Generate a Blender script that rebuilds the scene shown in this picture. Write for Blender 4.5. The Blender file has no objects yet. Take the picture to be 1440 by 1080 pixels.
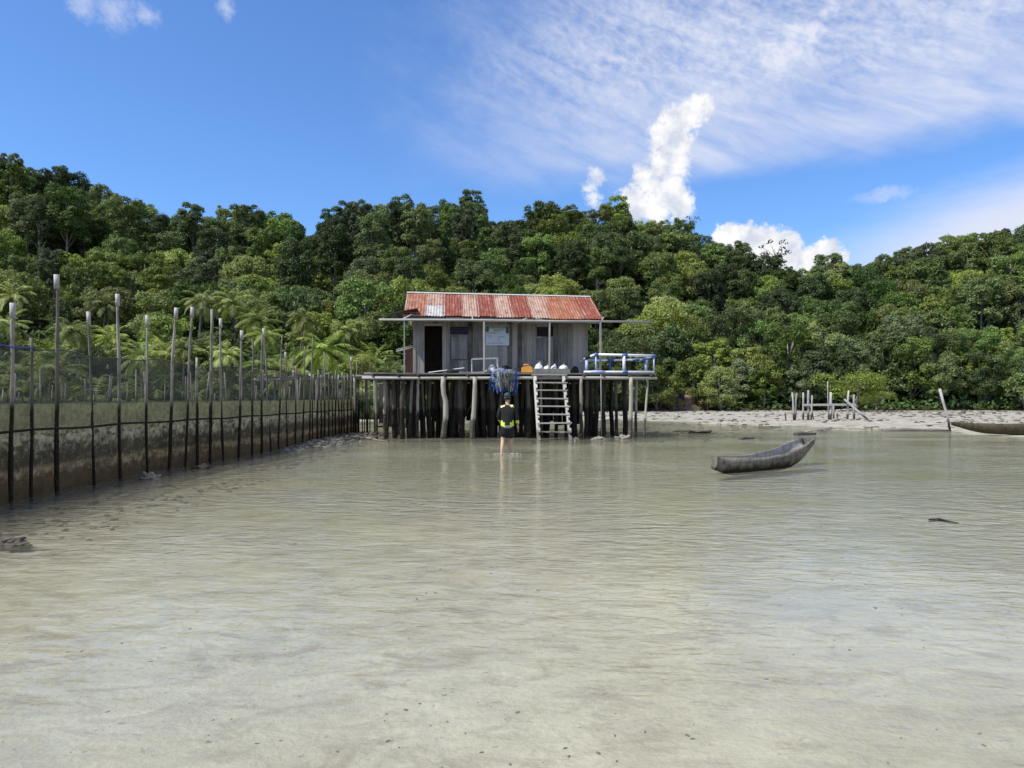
import bpy, bmesh, math, random
import numpy as np
from mathutils import Vector, Matrix, Quaternion, noise as mnoise

random.seed(7)
scn = bpy.context.scene
COL = scn.collection
F, CX, CY, CH = 1050.0, 720.0, 558.0, 1.55      # focal length in photo pixels, principal column, horizon row, eye height

# ------------------------------------------------------------------ helpers
def at(px, py, d):
    return Vector(((px - CX) / F * d, d, CH - (py - CY) / F * d))
def on_water(px, py, z=0.0):
    d = F * (CH - z) / (py - CY)
    return Vector(((px - CX) / F * d, d, z))
def R(a): return math.radians(a)
def lerp(a, b, t):
    if isinstance(a, tuple): a = Vector(a)
    if isinstance(b, tuple): b = Vector(b)
    return a + (b - a) * t
def sstep(a, b, x):
    t = min(1.0, max(0.0, (x - a) / (b - a))); return t * t * (3 - 2 * t)
def interp(x, pts):
    if x <= pts[0][0]: return pts[0][1]
    for (x0, y0), (x1, y1) in zip(pts, pts[1:]):
        if x <= x1: return y0 + (y1 - y0) * (x - x0) / (x1 - x0)
    return pts[-1][1]

class MB:
    def __init__(s): s.v = []; s.f = []; s.m = []; s.sm = []
    def add(s, vs, fs, mi=0, smooth=False):
        o = len(s.v); s.v += [tuple(p) for p in vs]
        for f in fs: s.f.append(tuple(i + o for i in f)); s.m.append(mi); s.sm.append(smooth)
    def box(s, c, size, rot=None, mi=0):
        c = Vector(c); hx, hy, hz = size[0] / 2, size[1] / 2, size[2] / 2
        ps = [Vector((x, y, z)) for x in (-hx, hx) for y in (-hy, hy) for z in (-hz, hz)]
        if rot is not None: ps = [rot @ p for p in ps]
        s.add([p + c for p in ps], [(0,1,3,2),(4,6,7,5),(0,4,5,1),(2,3,7,6),(0,2,6,4),(1,5,7,3)], mi)
    def beam(s, a, b, w, h, mi=0, up=(0,0,1)):
        a, b = Vector(a), Vector(b); d = (b - a); L = d.length; x = d.normalized()
        u = Vector(up)
        if abs(x.dot(u)) > .98: u = Vector((0,1,0))
        y = u.cross(x).normalized(); z = x.cross(y)
        m = Matrix((x, y, z)).transposed()
        s.box((a + b) / 2, (L, w, h), m, mi)
    def tube(s, pts, rads, n=8, mi=0, smooth=True, cap=True):
        pts = [Vector(p) for p in pts]
        if not hasattr(rads, '__len__'): rads = [rads] * len(pts)
        rings = []; prev = None
        vs = []
        for i, p in enumerate(pts):
            t = (pts[min(i+1, len(pts)-1)] - pts[max(i-1, 0)]).normalized()
            ref = Vector((1,0,0)) if abs(t.x) < .9 else Vector((0,1,0))
            if prev is not None: ref = prev
            u = (ref - t * ref.dot(t)).normalized(); w = t.cross(u); prev = u
            vs += [p + (u * math.cos(a) + w * math.sin(a)) * rads[i] for a in [2*math.pi*k/n for k in range(n)]]
        fs = []
        for i in range(len(pts)-1):
            for k in range(n):
                fs.append((i*n+k, i*n+(k+1)%n, (i+1)*n+(k+1)%n, (i+1)*n+k))
        s.add(vs, fs, mi, smooth)
        if cap:
            o = len(s.v) - len(vs)
            s.f.append(tuple(o+k for k in range(n))[::-1]); s.m.append(mi); s.sm.append(False)
            s.f.append(tuple(o+(len(pts)-1)*n+k for k in range(n))); s.m.append(mi); s.sm.append(False)
    def mesh(s, name, mats):
        me = bpy.data.meshes.new(name); me.from_pydata(s.v, [], s.f); me.update()
        for m in (mats if isinstance(mats, (list, tuple)) else [mats]): me.materials.append(m)
        me.polygons.foreach_set('material_index', s.m); me.polygons.foreach_set('use_smooth', s.sm)
        return me
    def build(s, name, mats, parent=None, loc=(0,0,0), rz=0.0):
        return link(name, s.mesh(name, mats), parent, loc, rz)

def link(name, me, parent=None, loc=(0,0,0), rz=0.0):
    o = bpy.data.objects.new(name, me); COL.objects.link(o)
    o.location = loc; o.rotation_euler = (0,0,rz)
    if parent is not None: o.parent = parent
    return o
def tag(o, label=None, cat=None, group=None, kind=None):
    if label: o['label'] = label
    if cat: o['category'] = cat
    if group: o['group'] = group
    if kind: o['kind'] = kind
    return o
def thing(name, label, cat, loc=(0,0,0), rz=0.0, group=None):
    return tag(link(name, None, None, loc, rz), label, cat, group)

# ------------------------------------------------------------------ materials
class NT:
    def __init__(s, tree): s.t = tree; s.n = tree.nodes; s.l = tree.links
    def node(s, typ, **kw):
        n = s.n.new(typ)
        for k, v in kw.items():
            if k == 'ins':
                for a, b in v.items(): s.put(n.inputs[a], b)
            else: setattr(n, k, v)
        return n
    def put(s, sock, v):
        if isinstance(v, bpy.types.NodeSocket): s.l.new(v, sock)
        else:
            if hasattr(sock.default_value, '__len__') and hasattr(v, '__len__') and len(sock.default_value) == 4 and len(v) == 3: v = (*v, 1)
            sock.default_value = v
    def math(s, op, a, b=None, c=None, clamp=False):
        n = s.n.new('ShaderNodeMath'); n.operation = op; n.use_clamp = clamp
        for i, v in enumerate((a, b, c)):
            if v is not None: s.put(n.inputs[i], v)
        return n.outputs[0]
    def mapr(s, v, a, b, c=0.0, d=1.0, smooth=False):
        n = s.n.new('ShaderNodeMapRange'); n.clamp = True
        if smooth: n.interpolation_type = 'SMOOTHSTEP'
        for i, x in enumerate((v, a, b, c, d)): s.put(n.inputs[i], x)
        return n.outputs[0]
    def mix(s, f, a, b, mode='MIX'):
        n = s.n.new('ShaderNodeMix'); n.data_type = 'RGBA'; n.blend_type = mode
        s.put(n.inputs[0], f); s.put(n.inputs[6], a); s.put(n.inputs[7], b)
        return n.outputs[2]
    def vmath(s, op, a, b=None):
        n = s.n.new('ShaderNodeVectorMath'); n.operation = op
        s.put(n.inputs[0], a)
        if b is not None: s.put(n.inputs[1], b)
        return n.outputs[0] if op not in ('DOT_PRODUCT', 'LENGTH', 'DISTANCE') else n.outputs[1]
    def noise(s, vec, scale, detail=4.0, rough=.55, dist=0.0):
        n = s.n.new('ShaderNodeTexNoise')
        s.put(n.inputs['Vector'], vec); s.put(n.inputs['Scale'], scale); s.put(n.inputs['Detail'], detail)
        s.put(n.inputs['Roughness'], rough); s.put(n.inputs['Distortion'], dist)
        return n.outputs[0]
    def scaled(s, vec, sc): return s.vmath('MULTIPLY', vec, sc)
    def ramp(s, fac, stops, interp='LINEAR'):
        n = s.n.new('ShaderNodeValToRGB'); cr = n.color_ramp; cr.interpolation = interp
        while len(cr.elements) < len(stops): cr.elements.new(.5)
        for e, (p, c) in zip(cr.elements, stops): e.position = p; e.color = (*c, 1)
        s.put(n.inputs[0], fac); return n.outputs[0]
    def bump(s, h, strength=.5, dist=.02):
        n = s.n.new('ShaderNodeBump'); s.put(n.inputs['Height'], h); s.put(n.inputs['Strength'], strength); s.put(n.inputs['Distance'], dist)
        return n.outputs[0]

def new_mat(name):
    m = bpy.data.materials.new(name); m.use_nodes = True; m.node_tree.nodes.clear()
    t = NT(m.node_tree); t.out = t.node('ShaderNodeOutputMaterial'); return m, t
def pbr(t, col, rough=.8, bump=None, spec=.3, **kw):
    b = t.node('ShaderNodeBsdfPrincipled')
    t.put(b.inputs['Base Color'], col); t.put(b.inputs['Roughness'], rough); t.put(b.inputs['Specular IOR Level'], spec)
    if bump is not None: t.put(b.inputs['Normal'], bump)
    for k, v in kw.items(): t.put(b.inputs[k.replace('_', ' ')], v)
    t.l.new(b.outputs[0], t.out.inputs[0]); return b

def plain(name, col, rough=.6, var=.25, scale=6.0, spec=.3, bump=.15):
    m, t = new_mat(name)
    p = t.node('ShaderNodeTexCoord').outputs['Object']
    n = t.noise(p, scale, 5)
    n2 = t.noise(p, scale * 7, 4)
    f = t.math('ADD', t.math('MULTIPLY', n, .7), t.math('MULTIPLY', n2, .3))
    c = t.mix(t.mapr(f, .3, .7), tuple(x * (1 - var) for x in col), tuple(min(1, x * (1 + var)) for x in col))
    pbr(t, c, rough, t.bump(f, bump, .01), spec); return m

def wood(name, dark, light, axis=2, tide=None, tide_col=(.018,.015,.011), island=False, barn=0.0, wide=.08, patch=False, con=.34):
    """weathered timber with grain along one axis; tide = height up to which the sea has stained it"""
    m, t = new_mat(name)
    tc = t.node('ShaderNodeTexCoord').outputs['Object']; geo = t.node('ShaderNodeNewGeometry')
    sc = [22, 22, 22]; sc[axis] = 1.3
    if island:
        rnd = geo.outputs['Random Per Island']
    else:
        rnd = t.node('ShaderNodeObjectInfo').outputs['Random']
    v = t.vmath('ADD', t.scaled(tc, tuple(sc)), t.node('ShaderNodeCombineXYZ', ins={0: t.math('MULTIPLY', rnd, 57.0), 1: t.math('MULTIPLY', rnd, 31.0), 2: t.math('MULTIPLY', rnd, 13.0)}).outputs[0])
    g = t.noise(v, 1.0, 6, .62)
    big = t.noise(tc, 2.1, 4, .6)
    f = t.math('ADD', t.math('MULTIPLY', g, .62), t.math('ADD', t.math('MULTIPLY', big, .28), t.math('MULTIPLY', rnd, con)))
    c = t.mix(t.mapr(f, .38, .86), dark, light)
    rough = .85
    if patch: c = t.mix(t.mapr(t.noise(t.scaled(geo.outputs['Position'], (9, 9, 3.2)), 1.0, 5, .7), .46, .66, 0, .75), c, dark)
    if tide is not None:
        z = t.node('ShaderNodeSeparateXYZ', ins={0: geo.outputs['Position']}).outputs[2]
        wob = t.math('MULTIPLY', t.math('SUBTRACT', t.noise(geo.outputs['Position'], 5.0, 4), .5), .42)
        k = t.mapr(t.math('ADD', z, wob), tide - wide * .9, tide + wide * 1.25, 1, 0)
        if barn > 0:
            b = t.mapr(t.noise(geo.outputs['Position'], 24.0, 3, .6), .56, .68)
            tcol = t.mix(t.math('MULTIPLY', b, barn), tide_col, (.30,.29,.25))
        else: tcol = tide_col
        c = t.mix(k, c, tcol)
    pbr(t, c, rough, t.bump(g, .5, .012), .2); return m

M = {}
M['wall_wood'] = wood('wall_wood', (.036,.033,.029), (.345,.318,.285), island=True, con=.50)
M['shutter_wood'] = wood('shutter_wood', (.055,.053,.051), (.33,.325,.32), island=True, con=.2)
M['deck_wood'] = wood('deck_wood', (.07,.065,.058), (.34,.32,.29), axis=1, island=True)
M['beam_wood'] = wood('beam_wood', (.17,.16,.14), (.46,.44,.40), axis=0)
M['dark_beam'] = wood('dark_beam', (.035,.032,.028), (.13,.12,.105), axis=0)
M['pale_pole'] = wood('pale_pole', (.20,.195,.18), (.43,.42,.39), axis=2)
M['pale_bar'] = wood('pale_bar', (.20,.195,.18), (.46,.45,.42), axis=0)
M['pile_pale'] = wood('pile_pale', (.27,.25,.205), (.56,.53,.45), tide=.72, tide_col=(.075,.068,.052), barn=.8)
M['pile_grey'] = wood('pile_grey', (.13,.12,.10), (.36,.335,.29), tide=.95, tide_col=(.035,.03,.024), barn=.55)
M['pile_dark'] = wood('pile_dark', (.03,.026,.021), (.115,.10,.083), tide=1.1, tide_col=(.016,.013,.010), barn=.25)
M['fence_post'] = wood('fence_post', (.085,.078,.062), (.36,.345,.30), tide=1.46, tide_col=(.014,.012,.008), wide=.17, barn=.12, patch=True)
M['jetty_post'] = wood('jetty_post', (.17,.16,.14), (.46,.445,.41), tide=.48, tide_col=(.07,.06,.048))
M['ladder_wood'] = wood('ladder_wood', (.34,.325,.285), (.64,.62,.56), tide=.35, tide_col=(.16,.145,.12), barn=.7)
M['step_wood'] = wood('step_wood', (.24,.23,.20), (.52,.50,.46), axis=0, tide=.30, tide_col=(.05,.045,.036))
M['canoe_wood'] = wood('canoe_wood', (.055,.048,.038), (.31,.285,.235), axis=0, tide=.10, tide_col=(.022,.018,.012), wide=.07, patch=True)
M['canoe_inside'] = wood('canoe_inside', (.17,.16,.15), (.50,.485,.47), axis=0, patch=True)
M['green_canoe'] = wood('green_canoe', (.030,.025,.015), (.105,.088,.052), axis=0, patch=True)
M['bark'] = wood('bark', (.10,.09,.072), (.36,.335,.29))
M['driftwood'] = wood('driftwood', (.05,.042,.035), (.22,.19,.16), axis=0)
M['brown_panel'] = wood('brown_panel', (.035,.018,.013), (.085,.042,.03), axis=2, island=True)
M['blackness'] = plain('charcoal_cloth', (.012,.012,.014), .8)
M['navy'] = plain('navy_louvre', (.022,.026,.045), .6)
M['white_cap'] = plain('white_tube', (.36,.355,.33), .7, .35, 14)
M['sack'] = plain('white_sack', (.62,.62,.63), .55, .22, 9, bump=.6)
M['orange'] = plain('orange_plastic', (.72,.34,.06), .5, .18)
M['tray'] = plain('grey_tray', (.20,.20,.17), .7, .3)
M['foam'] = plain('white_foam', (.75,.76,.76), .6, .1)
M['pvc_white'] = plain('white_pipe', (.66,.68,.72), .45, .12, 5, spec=.4)
M['pvc_blue'] = plain('blue_pipe', (.055,.105,.29), .45, .2, 5, spec=.4)
M['pvc_pale_blue'] = plain('pale_blue_pipe', (.34,.43,.66), .45, .12, 5, spec=.4)
M['alu'] = plain('pale_frame', (.52,.52,.52), .5, .15)
M['rope_blue'] = plain('blue_rope', (.03,.06,.30), .7)
M['skin'] = plain('skin', (.50,.32,.23), .5, .1, spec=.35)
M['shirt'] = plain('black_cloth', (.013,.014,.014), .8, .3, 14, bump=.5)
M['shorts'] = plain('dark_navy_cloth', (.010,.012,.018), .8, .3, 14, bump=.4)
M['lime'] = plain('lime_cloth', (.62,.72,.075), .6, .15, 12)
M['yellow'] = plain('pale_yellow_cloth', (.80,.78,.32), .6, .12, 12)
M['reflector'] = plain('grey_cloth', (.30,.33,.37), .5, .4, 40)
M['teal'] = plain('teal_cap', (.018,.065,.062), .7, .3, 14)
M['hair'] = plain('black_hair', (.012,.010,.009), .6)
M['rock_pale'] = plain('pale_coral', (.235,.22,.18), .9, .35, 9, bump=.9)
M['rock_dark'] = plain('dark_rock', (.085,.072,.055), .9, .4, 9, bump=.9)

def rust_sheet(name, a, b, pale, k):
    """corrugated iron: rust streaks running down the slope over worn zinc"""
    m, t = new_mat(name)
    p = t.node('ShaderNodeTexCoord').outputs['Object']
    r = t.node('ShaderNodeObjectInfo').outputs['Random']
    off = t.node('ShaderNodeCombineXYZ', ins={0: t.math('MULTIPLY', r, 40.0), 1: t.math('MULTIPLY', r, 17.0)}).outputs[0]
    v = t.vmath('ADD', t.scaled(p, (9, 1.2, 1.2)), off)
    s1 = t.noise(v, 1.0, 6, .65)
    s2 = t.noise(t.vmath('ADD', p, off), 3.5, 5, .6)
    s3 = t.noise(t.vmath('ADD', t.scaled(p, (30, 6, 6)), off), 1.0, 4, .6)
    f = t.math('ADD', t.math('MULTIPLY', s1, .5), t.math('ADD', t.math('MULTIPLY', s2, .3), t.math('MULTIPLY', s3, .2)))
    rust = t.mix(t.mapr(s3, .3, .7), a, b)
    c = t.mix(t.mapr(f, k - .10, k + .10), pale, rust)
    dk = t.mapr(t.noise(t.vmath('ADD', t.scaled(p, (2.6, 1.6, 1.6)), off), 1.5, 6, .72), .52, .66); c = t.mix(t.math('MULTIPLY', dk, .7), c, (.085,.030,.018))
    gy = t.mapr(t.noise(t.vmath('ADD', t.scaled(p, (12, 1.0, 1.0)), (9, 4, 2)), 1.0, 5, .65), .58, .70); c = t.mix(t.math('MULTIPLY', gy, .6), c, (.40,.37,.34))
    pbr(t, c, .75, t.bump(s3, .2, .005), .3); return m
M['sheet_red'] = rust_sheet('red_rust_sheet', (.13,.026,.014), (.26,.062,.030), (.34,.18,.125), .41)
M['sheet_orange'] = rust_sheet('orange_rust_sheet', (.19,.046,.018), (.33,.108,.042), (.37,.21,.145), .46)
M['sheet_pale'] = rust_sheet('pale_rust_sheet', (.20,.066,.036), (.31,.14,.085), (.40,.28,.22), .54)
M['sheet_bare'] = rust_sheet('bare_zinc_sheet', (.33,.28,.26), (.38,.31,.28), (.43,.42,.415), .60)
M['zinc'] = plain('zinc_ridge', (.40,.40,.38), .6, .3)

# ------------------------------------------------------------------ camera, sun, sky
cam = bpy.data.cameras.new('camera'); co = bpy.data.objects.new('camera', cam); COL.objects.link(co)
co.location = (0, 0, CH); co.rotation_euler = (math.pi/2, 0, 0)
cam.sensor_width = 36; cam.lens = F / 1440 * 36; cam.shift_y = (CY - 540) / 1440; cam.clip_end = 4000; cam.clip_start = .05
scn.camera = co
SUN_EL = 54.0
h = Vector((-.90, -.43, 0)).normalized()
S = Vector((h.x * math.cos(R(SUN_EL)), h.y * math.cos(R(SUN_EL)), math.sin(R(SUN_EL))))
sl = bpy.data.lights.new('sun', 'SUN'); sl.energy = 4.4; sl.angle = R(.53); sl.color = (1.0, .95, .87)
so = bpy.data.objects.new('sun', sl); COL.objects.link(so); so.location = (-20, -20, 60)
so.rotation_euler = S.to_track_quat('Z', 'Y').to_euler()

def build_sky():
    w = bpy.data.worlds.new('World'); scn.world = w; w.use_nodes = True; w.node_tree.nodes.clear()
    t = NT(w.node_tree); out = t.node('ShaderNodeOutputWorld')
    sky = t.node('ShaderNodeTexSky', sky_type='NISHITA'); sky.sun_disc = False
    sky.sun_elevation = R(SUN_EL); sky.sun_rotation = math.atan2(S.x, S.y); sky.air_density = 1.0; sky.dust_density = .35; sky.ozone_density = 2.2
    d = t.node('ShaderNodeTexCoord').outputs['Generated']
    xyz = t.node('ShaderNodeSeparateXYZ', ins={0: d})
    x, y, z = xyz.outputs
    az = t.math('MULTIPLY', t.math('ARCTAN2', x, y), F)              # azimuth and elevation of the direction, in units of 1/1050 rad
    el = t.math('MULTIPLY', t.math('ARCSINE', z), F)
    P = t.node('ShaderNodeCombineXYZ', ins={0: az, 1: el, 2: 0.0}).outputs[0]
    def ae(px, py):
        u, v = (px - CX) / F, (CY - py) / F
        return math.atan(u) * F, math.atan(v / math.sqrt(1 + u*u)) * F
    def nz(sx, sy, seed, detail=5, rough=.58, dist=0.0):
        return t.noise(t.vmath('ADD', t.scaled(P, (sx, sy, 0)), (seed, seed * .7, seed)), 1.0, detail, rough, dist)
    # cumulus: a union of puffs, broken up by noise
    warp = t.node('ShaderNodeTexNoise', ins={'Vector': t.scaled(P, (1/26, 1/26, 0)), 'Scale': 1.0, 'Detail': 5.0, 'Roughness': .62})
    wv = t.vmath('MULTIPLY', t.vmath('SUBTRACT', warp.outputs['Color'], (.5,.5,.5)), (38, 38, 0))
    PW = t.vmath('ADD', P, wv)
    def puffs(lst):
        acc = None
        for px, py, r in lst:
            a, e = ae(px, py)
            q = t.math('SUBTRACT', 1.0, t.math('DIVIDE', t.vmath('DISTANCE', PW, (a, e, 0)), float(r)))
            acc = q if acc is None else t.math('SMOOTH_MAX', acc, q, .25)
        return acc
    column = puffs([(988,148,20),(968,160,24),(945,168,24),(955,195,26),(930,190,24),(948,225,30),(925,232,22),(945,262,28),(915,262,24),(955,285,26),(925,290,30),(890,275,24),(905,250,20),(898,292,26)])
    bank = puffs([(1022,328,20),(1042,338,28),(1070,345,32),(1100,352,32),(1062,372,40),(1112,375,36),(1145,372,28),(1160,357,22),(1178,368,18),(1095,395,50)])
    wisp = puffs([(836,246,13),(830,262,13),(836,280,14)])
    frag = puffs([(1166,8,18),(1120,62,34),(1095,85,26),(1138,48,22)])
    far_left = puffs([(120,5,22),(165,14,30),(205,20,18),(318,12,14)])
    brk = nz(1/9, 1/9, 3.3, 5, .65)
    fine = nz(1/4.2, 1/4.2, 21.0, 3, .6); brk = t.math('ADD', t.math('MULTIPLY', brk, .72), t.math('MULTIPLY', fine, .28))
    def cloud(p, lo, hi, b=.5):
        return t.mapr(t.math('ADD', p, t.math('MULTIPLY', t.math('SUBTRACT', brk, .5), b)), lo, hi, 0, 1, True)
    m_cum = t.math('MAXIMUM', cloud(column, -.04, .55, 1.3), t.math('MAXIMUM', cloud(bank, .0, .36, .8), t.math('MULTIPLY', cloud(wisp, -.1, .8, .9), .8)))
    m_frag = t.math('MULTIPLY', t.math('MAXIMUM', t.math('MULTIPLY', cloud(frag, -.1, 1.3, 1.0), .12), t.math('MULTIPLY', cloud(far_left, -.05, 1.1, 1.3), .5)), 1.0)
    # high sheet: altocumulus and cirrus on the right, edge rising to the right
    a0, e0 = ae(960, 262); a1, e1 = ae(1440, 188)
    sl_ = (e1 - e0) / (a1 - a0)
    edge = t.math('ADD', t.math('MULTIPLY', t.math('SUBTRACT', az, a0), sl_), e0)
    wob = t.math('MULTIPLY', t.math('SUBTRACT', nz(1/150, 1/80, 9.1, 4), .5), 60.0)
    above = t.math('ADD', t.math('SUBTRACT', el, edge), wob)
    low = t.mapr(above, -6, 46, 0, 1, True)
    leftfade = t.mapr(t.math('ADD', az, t.math('MULTIPLY', t.math('SUBTRACT', nz(1/210, 1/120, 4.4, 5, .6), .5), 420.0)), ae(500,150)[0], ae(980,150)[0], 0, 1, True)
    rot = t.node('ShaderNodeVectorRotate', ins={'Vector': P, 'Angle': R(24)}).outputs[0]
    streak = t.noise(t.scaled(rot, (1/150, 1/34, 0)), 1.0, 6, .62, .4)
    cells = t.noise(t.scaled(rot, (1/15, 1/9, 0)), 1.0, 3, .55, .3)
    upper = t.mapr(above, 40, 170, 0, 1, True)
    body = t.math('ADD', t.mapr(streak, .32, .62, .45, 1.0), t.math('MULTIPLY', t.math('MULTIPLY', t.math('SUBTRACT', cells, .52), 1.15), upper))
    top_thin = t.mapr(el, ae(1000,60)[1], ae(1000,-260)[1], 1, .35)
    m_sheet = t.math('MULTIPLY', t.math('MULTIPLY', t.math('MULTIPLY', low, leftfade), t.math('MULTIPLY', body, .80)), top_thin, clamp=True)
    # pale veil low on the right
    v0 = t.mapr(az, ae(1060,340)[0], ae(1380,300)[0], 0, 1, True)
    band = t.math('ADD', t.math('SUBTRACT', el, t.math('ADD', t.math('MULTIPLY', az, .24), 62.0)), t.math('MULTIPLY', t.math('SUBTRACT', nz(1/120, 1/26, 6.0, 5), .5), 44.0))
    veil = t.math('MULTIPLY', v0, t.mapr(band, 70, -10, 0, .95, True))
    a2, e2 = ae(1245, 276)
    small = t.math('MULTIPLY', t.mapr(t.vmath('LENGTH', t.vmath('MULTIPLY', t.vmath('SUBTRACT', PW, (a2, e2, 0)), (1/52, 1/11, 0))), 1.0, .1, 0, .38, True), 1.0)
    m_sheet = t.math('ADD', m_sheet, t.math('MULTIPLY', cloud(frag, -.1, 1.2, 1.0), .45), clamp=True)
    m_soft = t.math('MAXIMUM', t.math('MAXIMUM', m_sheet, veil), t.math('MAXIMUM', small, m_frag))
    # the rest of the sky, behind the camera: scattered fair-weather cloud for the light and the reflections
    back = t.math('MULTIPLY', t.mapr(y, .25, -.2), t.mapr(t.noise(d, 2.6, 6, .6), .52, .70, 0, .8, True))
    m_soft = t.math('MAXIMUM', m_soft, back)
    # clear sky: the Nishita dome graded to the photograph's deeper blue
    base = t.mix(1.0, sky.outputs[0], SKY_TINT, 'MULTIPLY')
    cs = t.mix(m_soft, base, (5.6, 5.9, 6.9))
    shade = t.mapr(nz(1/30, 1/30, 12.0, 3, .55), .36, .58)
    cc = t.mix(shade, (4.9, 5.25, 6.1), (7.3, 7.3, 7.35))
    cs = t.mix(m_cum, cs, cc)
    bg = t.node('ShaderNodeBackground', ins={'Color': cs, 'Strength': .1})
    t.l.new(bg.outputs[0], out.inputs[0])
SKY_TINT = (.72, 1.02, 1.42)
build_sky()
scn.view_settings.view_transform = 'Standard'; scn.view_settings.look = 'None'
scn.view_settings.exposure = 0.45; scn.view_settings.gamma = 1.0

cy = scn.cycles
cy.max_bounces = 6; cy.diffuse_bounces = 2; cy.glossy_bounces = 2; cy.transmission_bounces = 2; cy.transparent_max_bounces = 16
cy.sample_clamp_indirect = 4.0; cy.caustics_reflective = False; cy.caustics_refractive = False
scn.world.cycles.sampling_method = 'MANUAL'; scn.world.cycles.sample_map_resolution = 512
# ------------------------------------------------------------------ terrain
FENCE = [(-7.45, 8.5), (-7.45, 12), (-7.46, 15.2), (-7.15, 17.5), (-7.0, 20), (-6.9, 24), (-6.85, 27), (-6.45, 31.5)]   # (x, y)
def fence_x(y): return interp(y, [(b, a) for a, b in FENCE])
def fb(x, y, s, o=4, seed=0.0):
    return mnoise.fractal(Vector((x * s + seed, y * s - seed, seed * 3.1)), 1.0, 2.0, o)
def bed(x, y):
    n = fb(x, y, .22, 4, 3.0)
    z = -.085 - .03 * sstep(3, 12, y) - .04 * sstep(12, 22, y) + .028 * n + .012 * fb(x, y, 1.1, 3, 8.0)
    # the flat that dries out on the right and behind the hut
    u = x / max(y, 1.0)
    yw = interp(u, [(-.5, 46), (.12, 46), (.22, 45), (.36, 36), (.55, 29.5), (.69, 25), (1.2, 18)]) + 4.5 * fb(x, y, .10, 3, 1.0)
    q = y - yw
    z += .085 * sstep(-14, 0, q) + .13 * sstep(-1, 9, q) + .20 * sstep(4, 28, q)
    z += (.075 * fb(x * .4, y, .6, 4, 5.0)) * sstep(-12, -2, q) * sstep(24, 8, q)
    # rubble bank along the far part of the fence
    if x > -9 and y > 15:
        dx = x - fence_x(min(y, 31)) - .5
        z += .19 * math.exp(-(dx / 1.1) ** 2) * sstep(19, 25, y) * sstep(34, 30, y)
    if x > -10: 
        dx = x - fence_x(min(max(y, 8.6), 31)); z += .05 * math.exp(-(dx / .9) ** 2)
    return z
SKY = [(-500,200),(-150,215),(0,224),(40,236),(80,242),(120,258),(150,262),(180,280),(215,300),(250,305),(290,302),(320,292),(345,302),(390,300),(415,312),(445,318),(470,303),(500,294),(540,284),(600,278),(650,280),(690,298),(740,294),(785,284),(830,290),(870,286),(900,290),(940,298),(970,306),(1000,330),(1050,350),(1090,364),(1150,368),(1200,370),(1240,362),(1280,348),(1330,342),(1380,322),(1440,306),(1600,270),(1950,250)]
def shore_y(px): return interp(px, [(-500, 50), (300, 52), (560, 52), (700, 62), (900, 70), (1440, 70), (1950, 66)])
RIDGE_Y = 122.0
def hill(px, y):
    ys = shore_y(px); t = (y - ys) / (RIDGE_Y - ys)
    zr = CH + (CY - interp(px, SKY)) / F * RIDGE_Y - interp(px, [(60, 8.6), (200, 8.4), (420, 8.6), (640, 9.6), (720, 7.2), (1000, 7.6), (1440, 6.6)])
    x = (px - CX) / F * y
    e = .32 + (zr - .32) * (sstep(-.08, 1.0, t) * .55 + .45 * max(0, min(1, t)))
    if t > 1: e -= (t - 1) * 14
    return e + (.9 * fb(x, y, .05, 4, 2.0)) * sstep(.05, .3, t)

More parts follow.
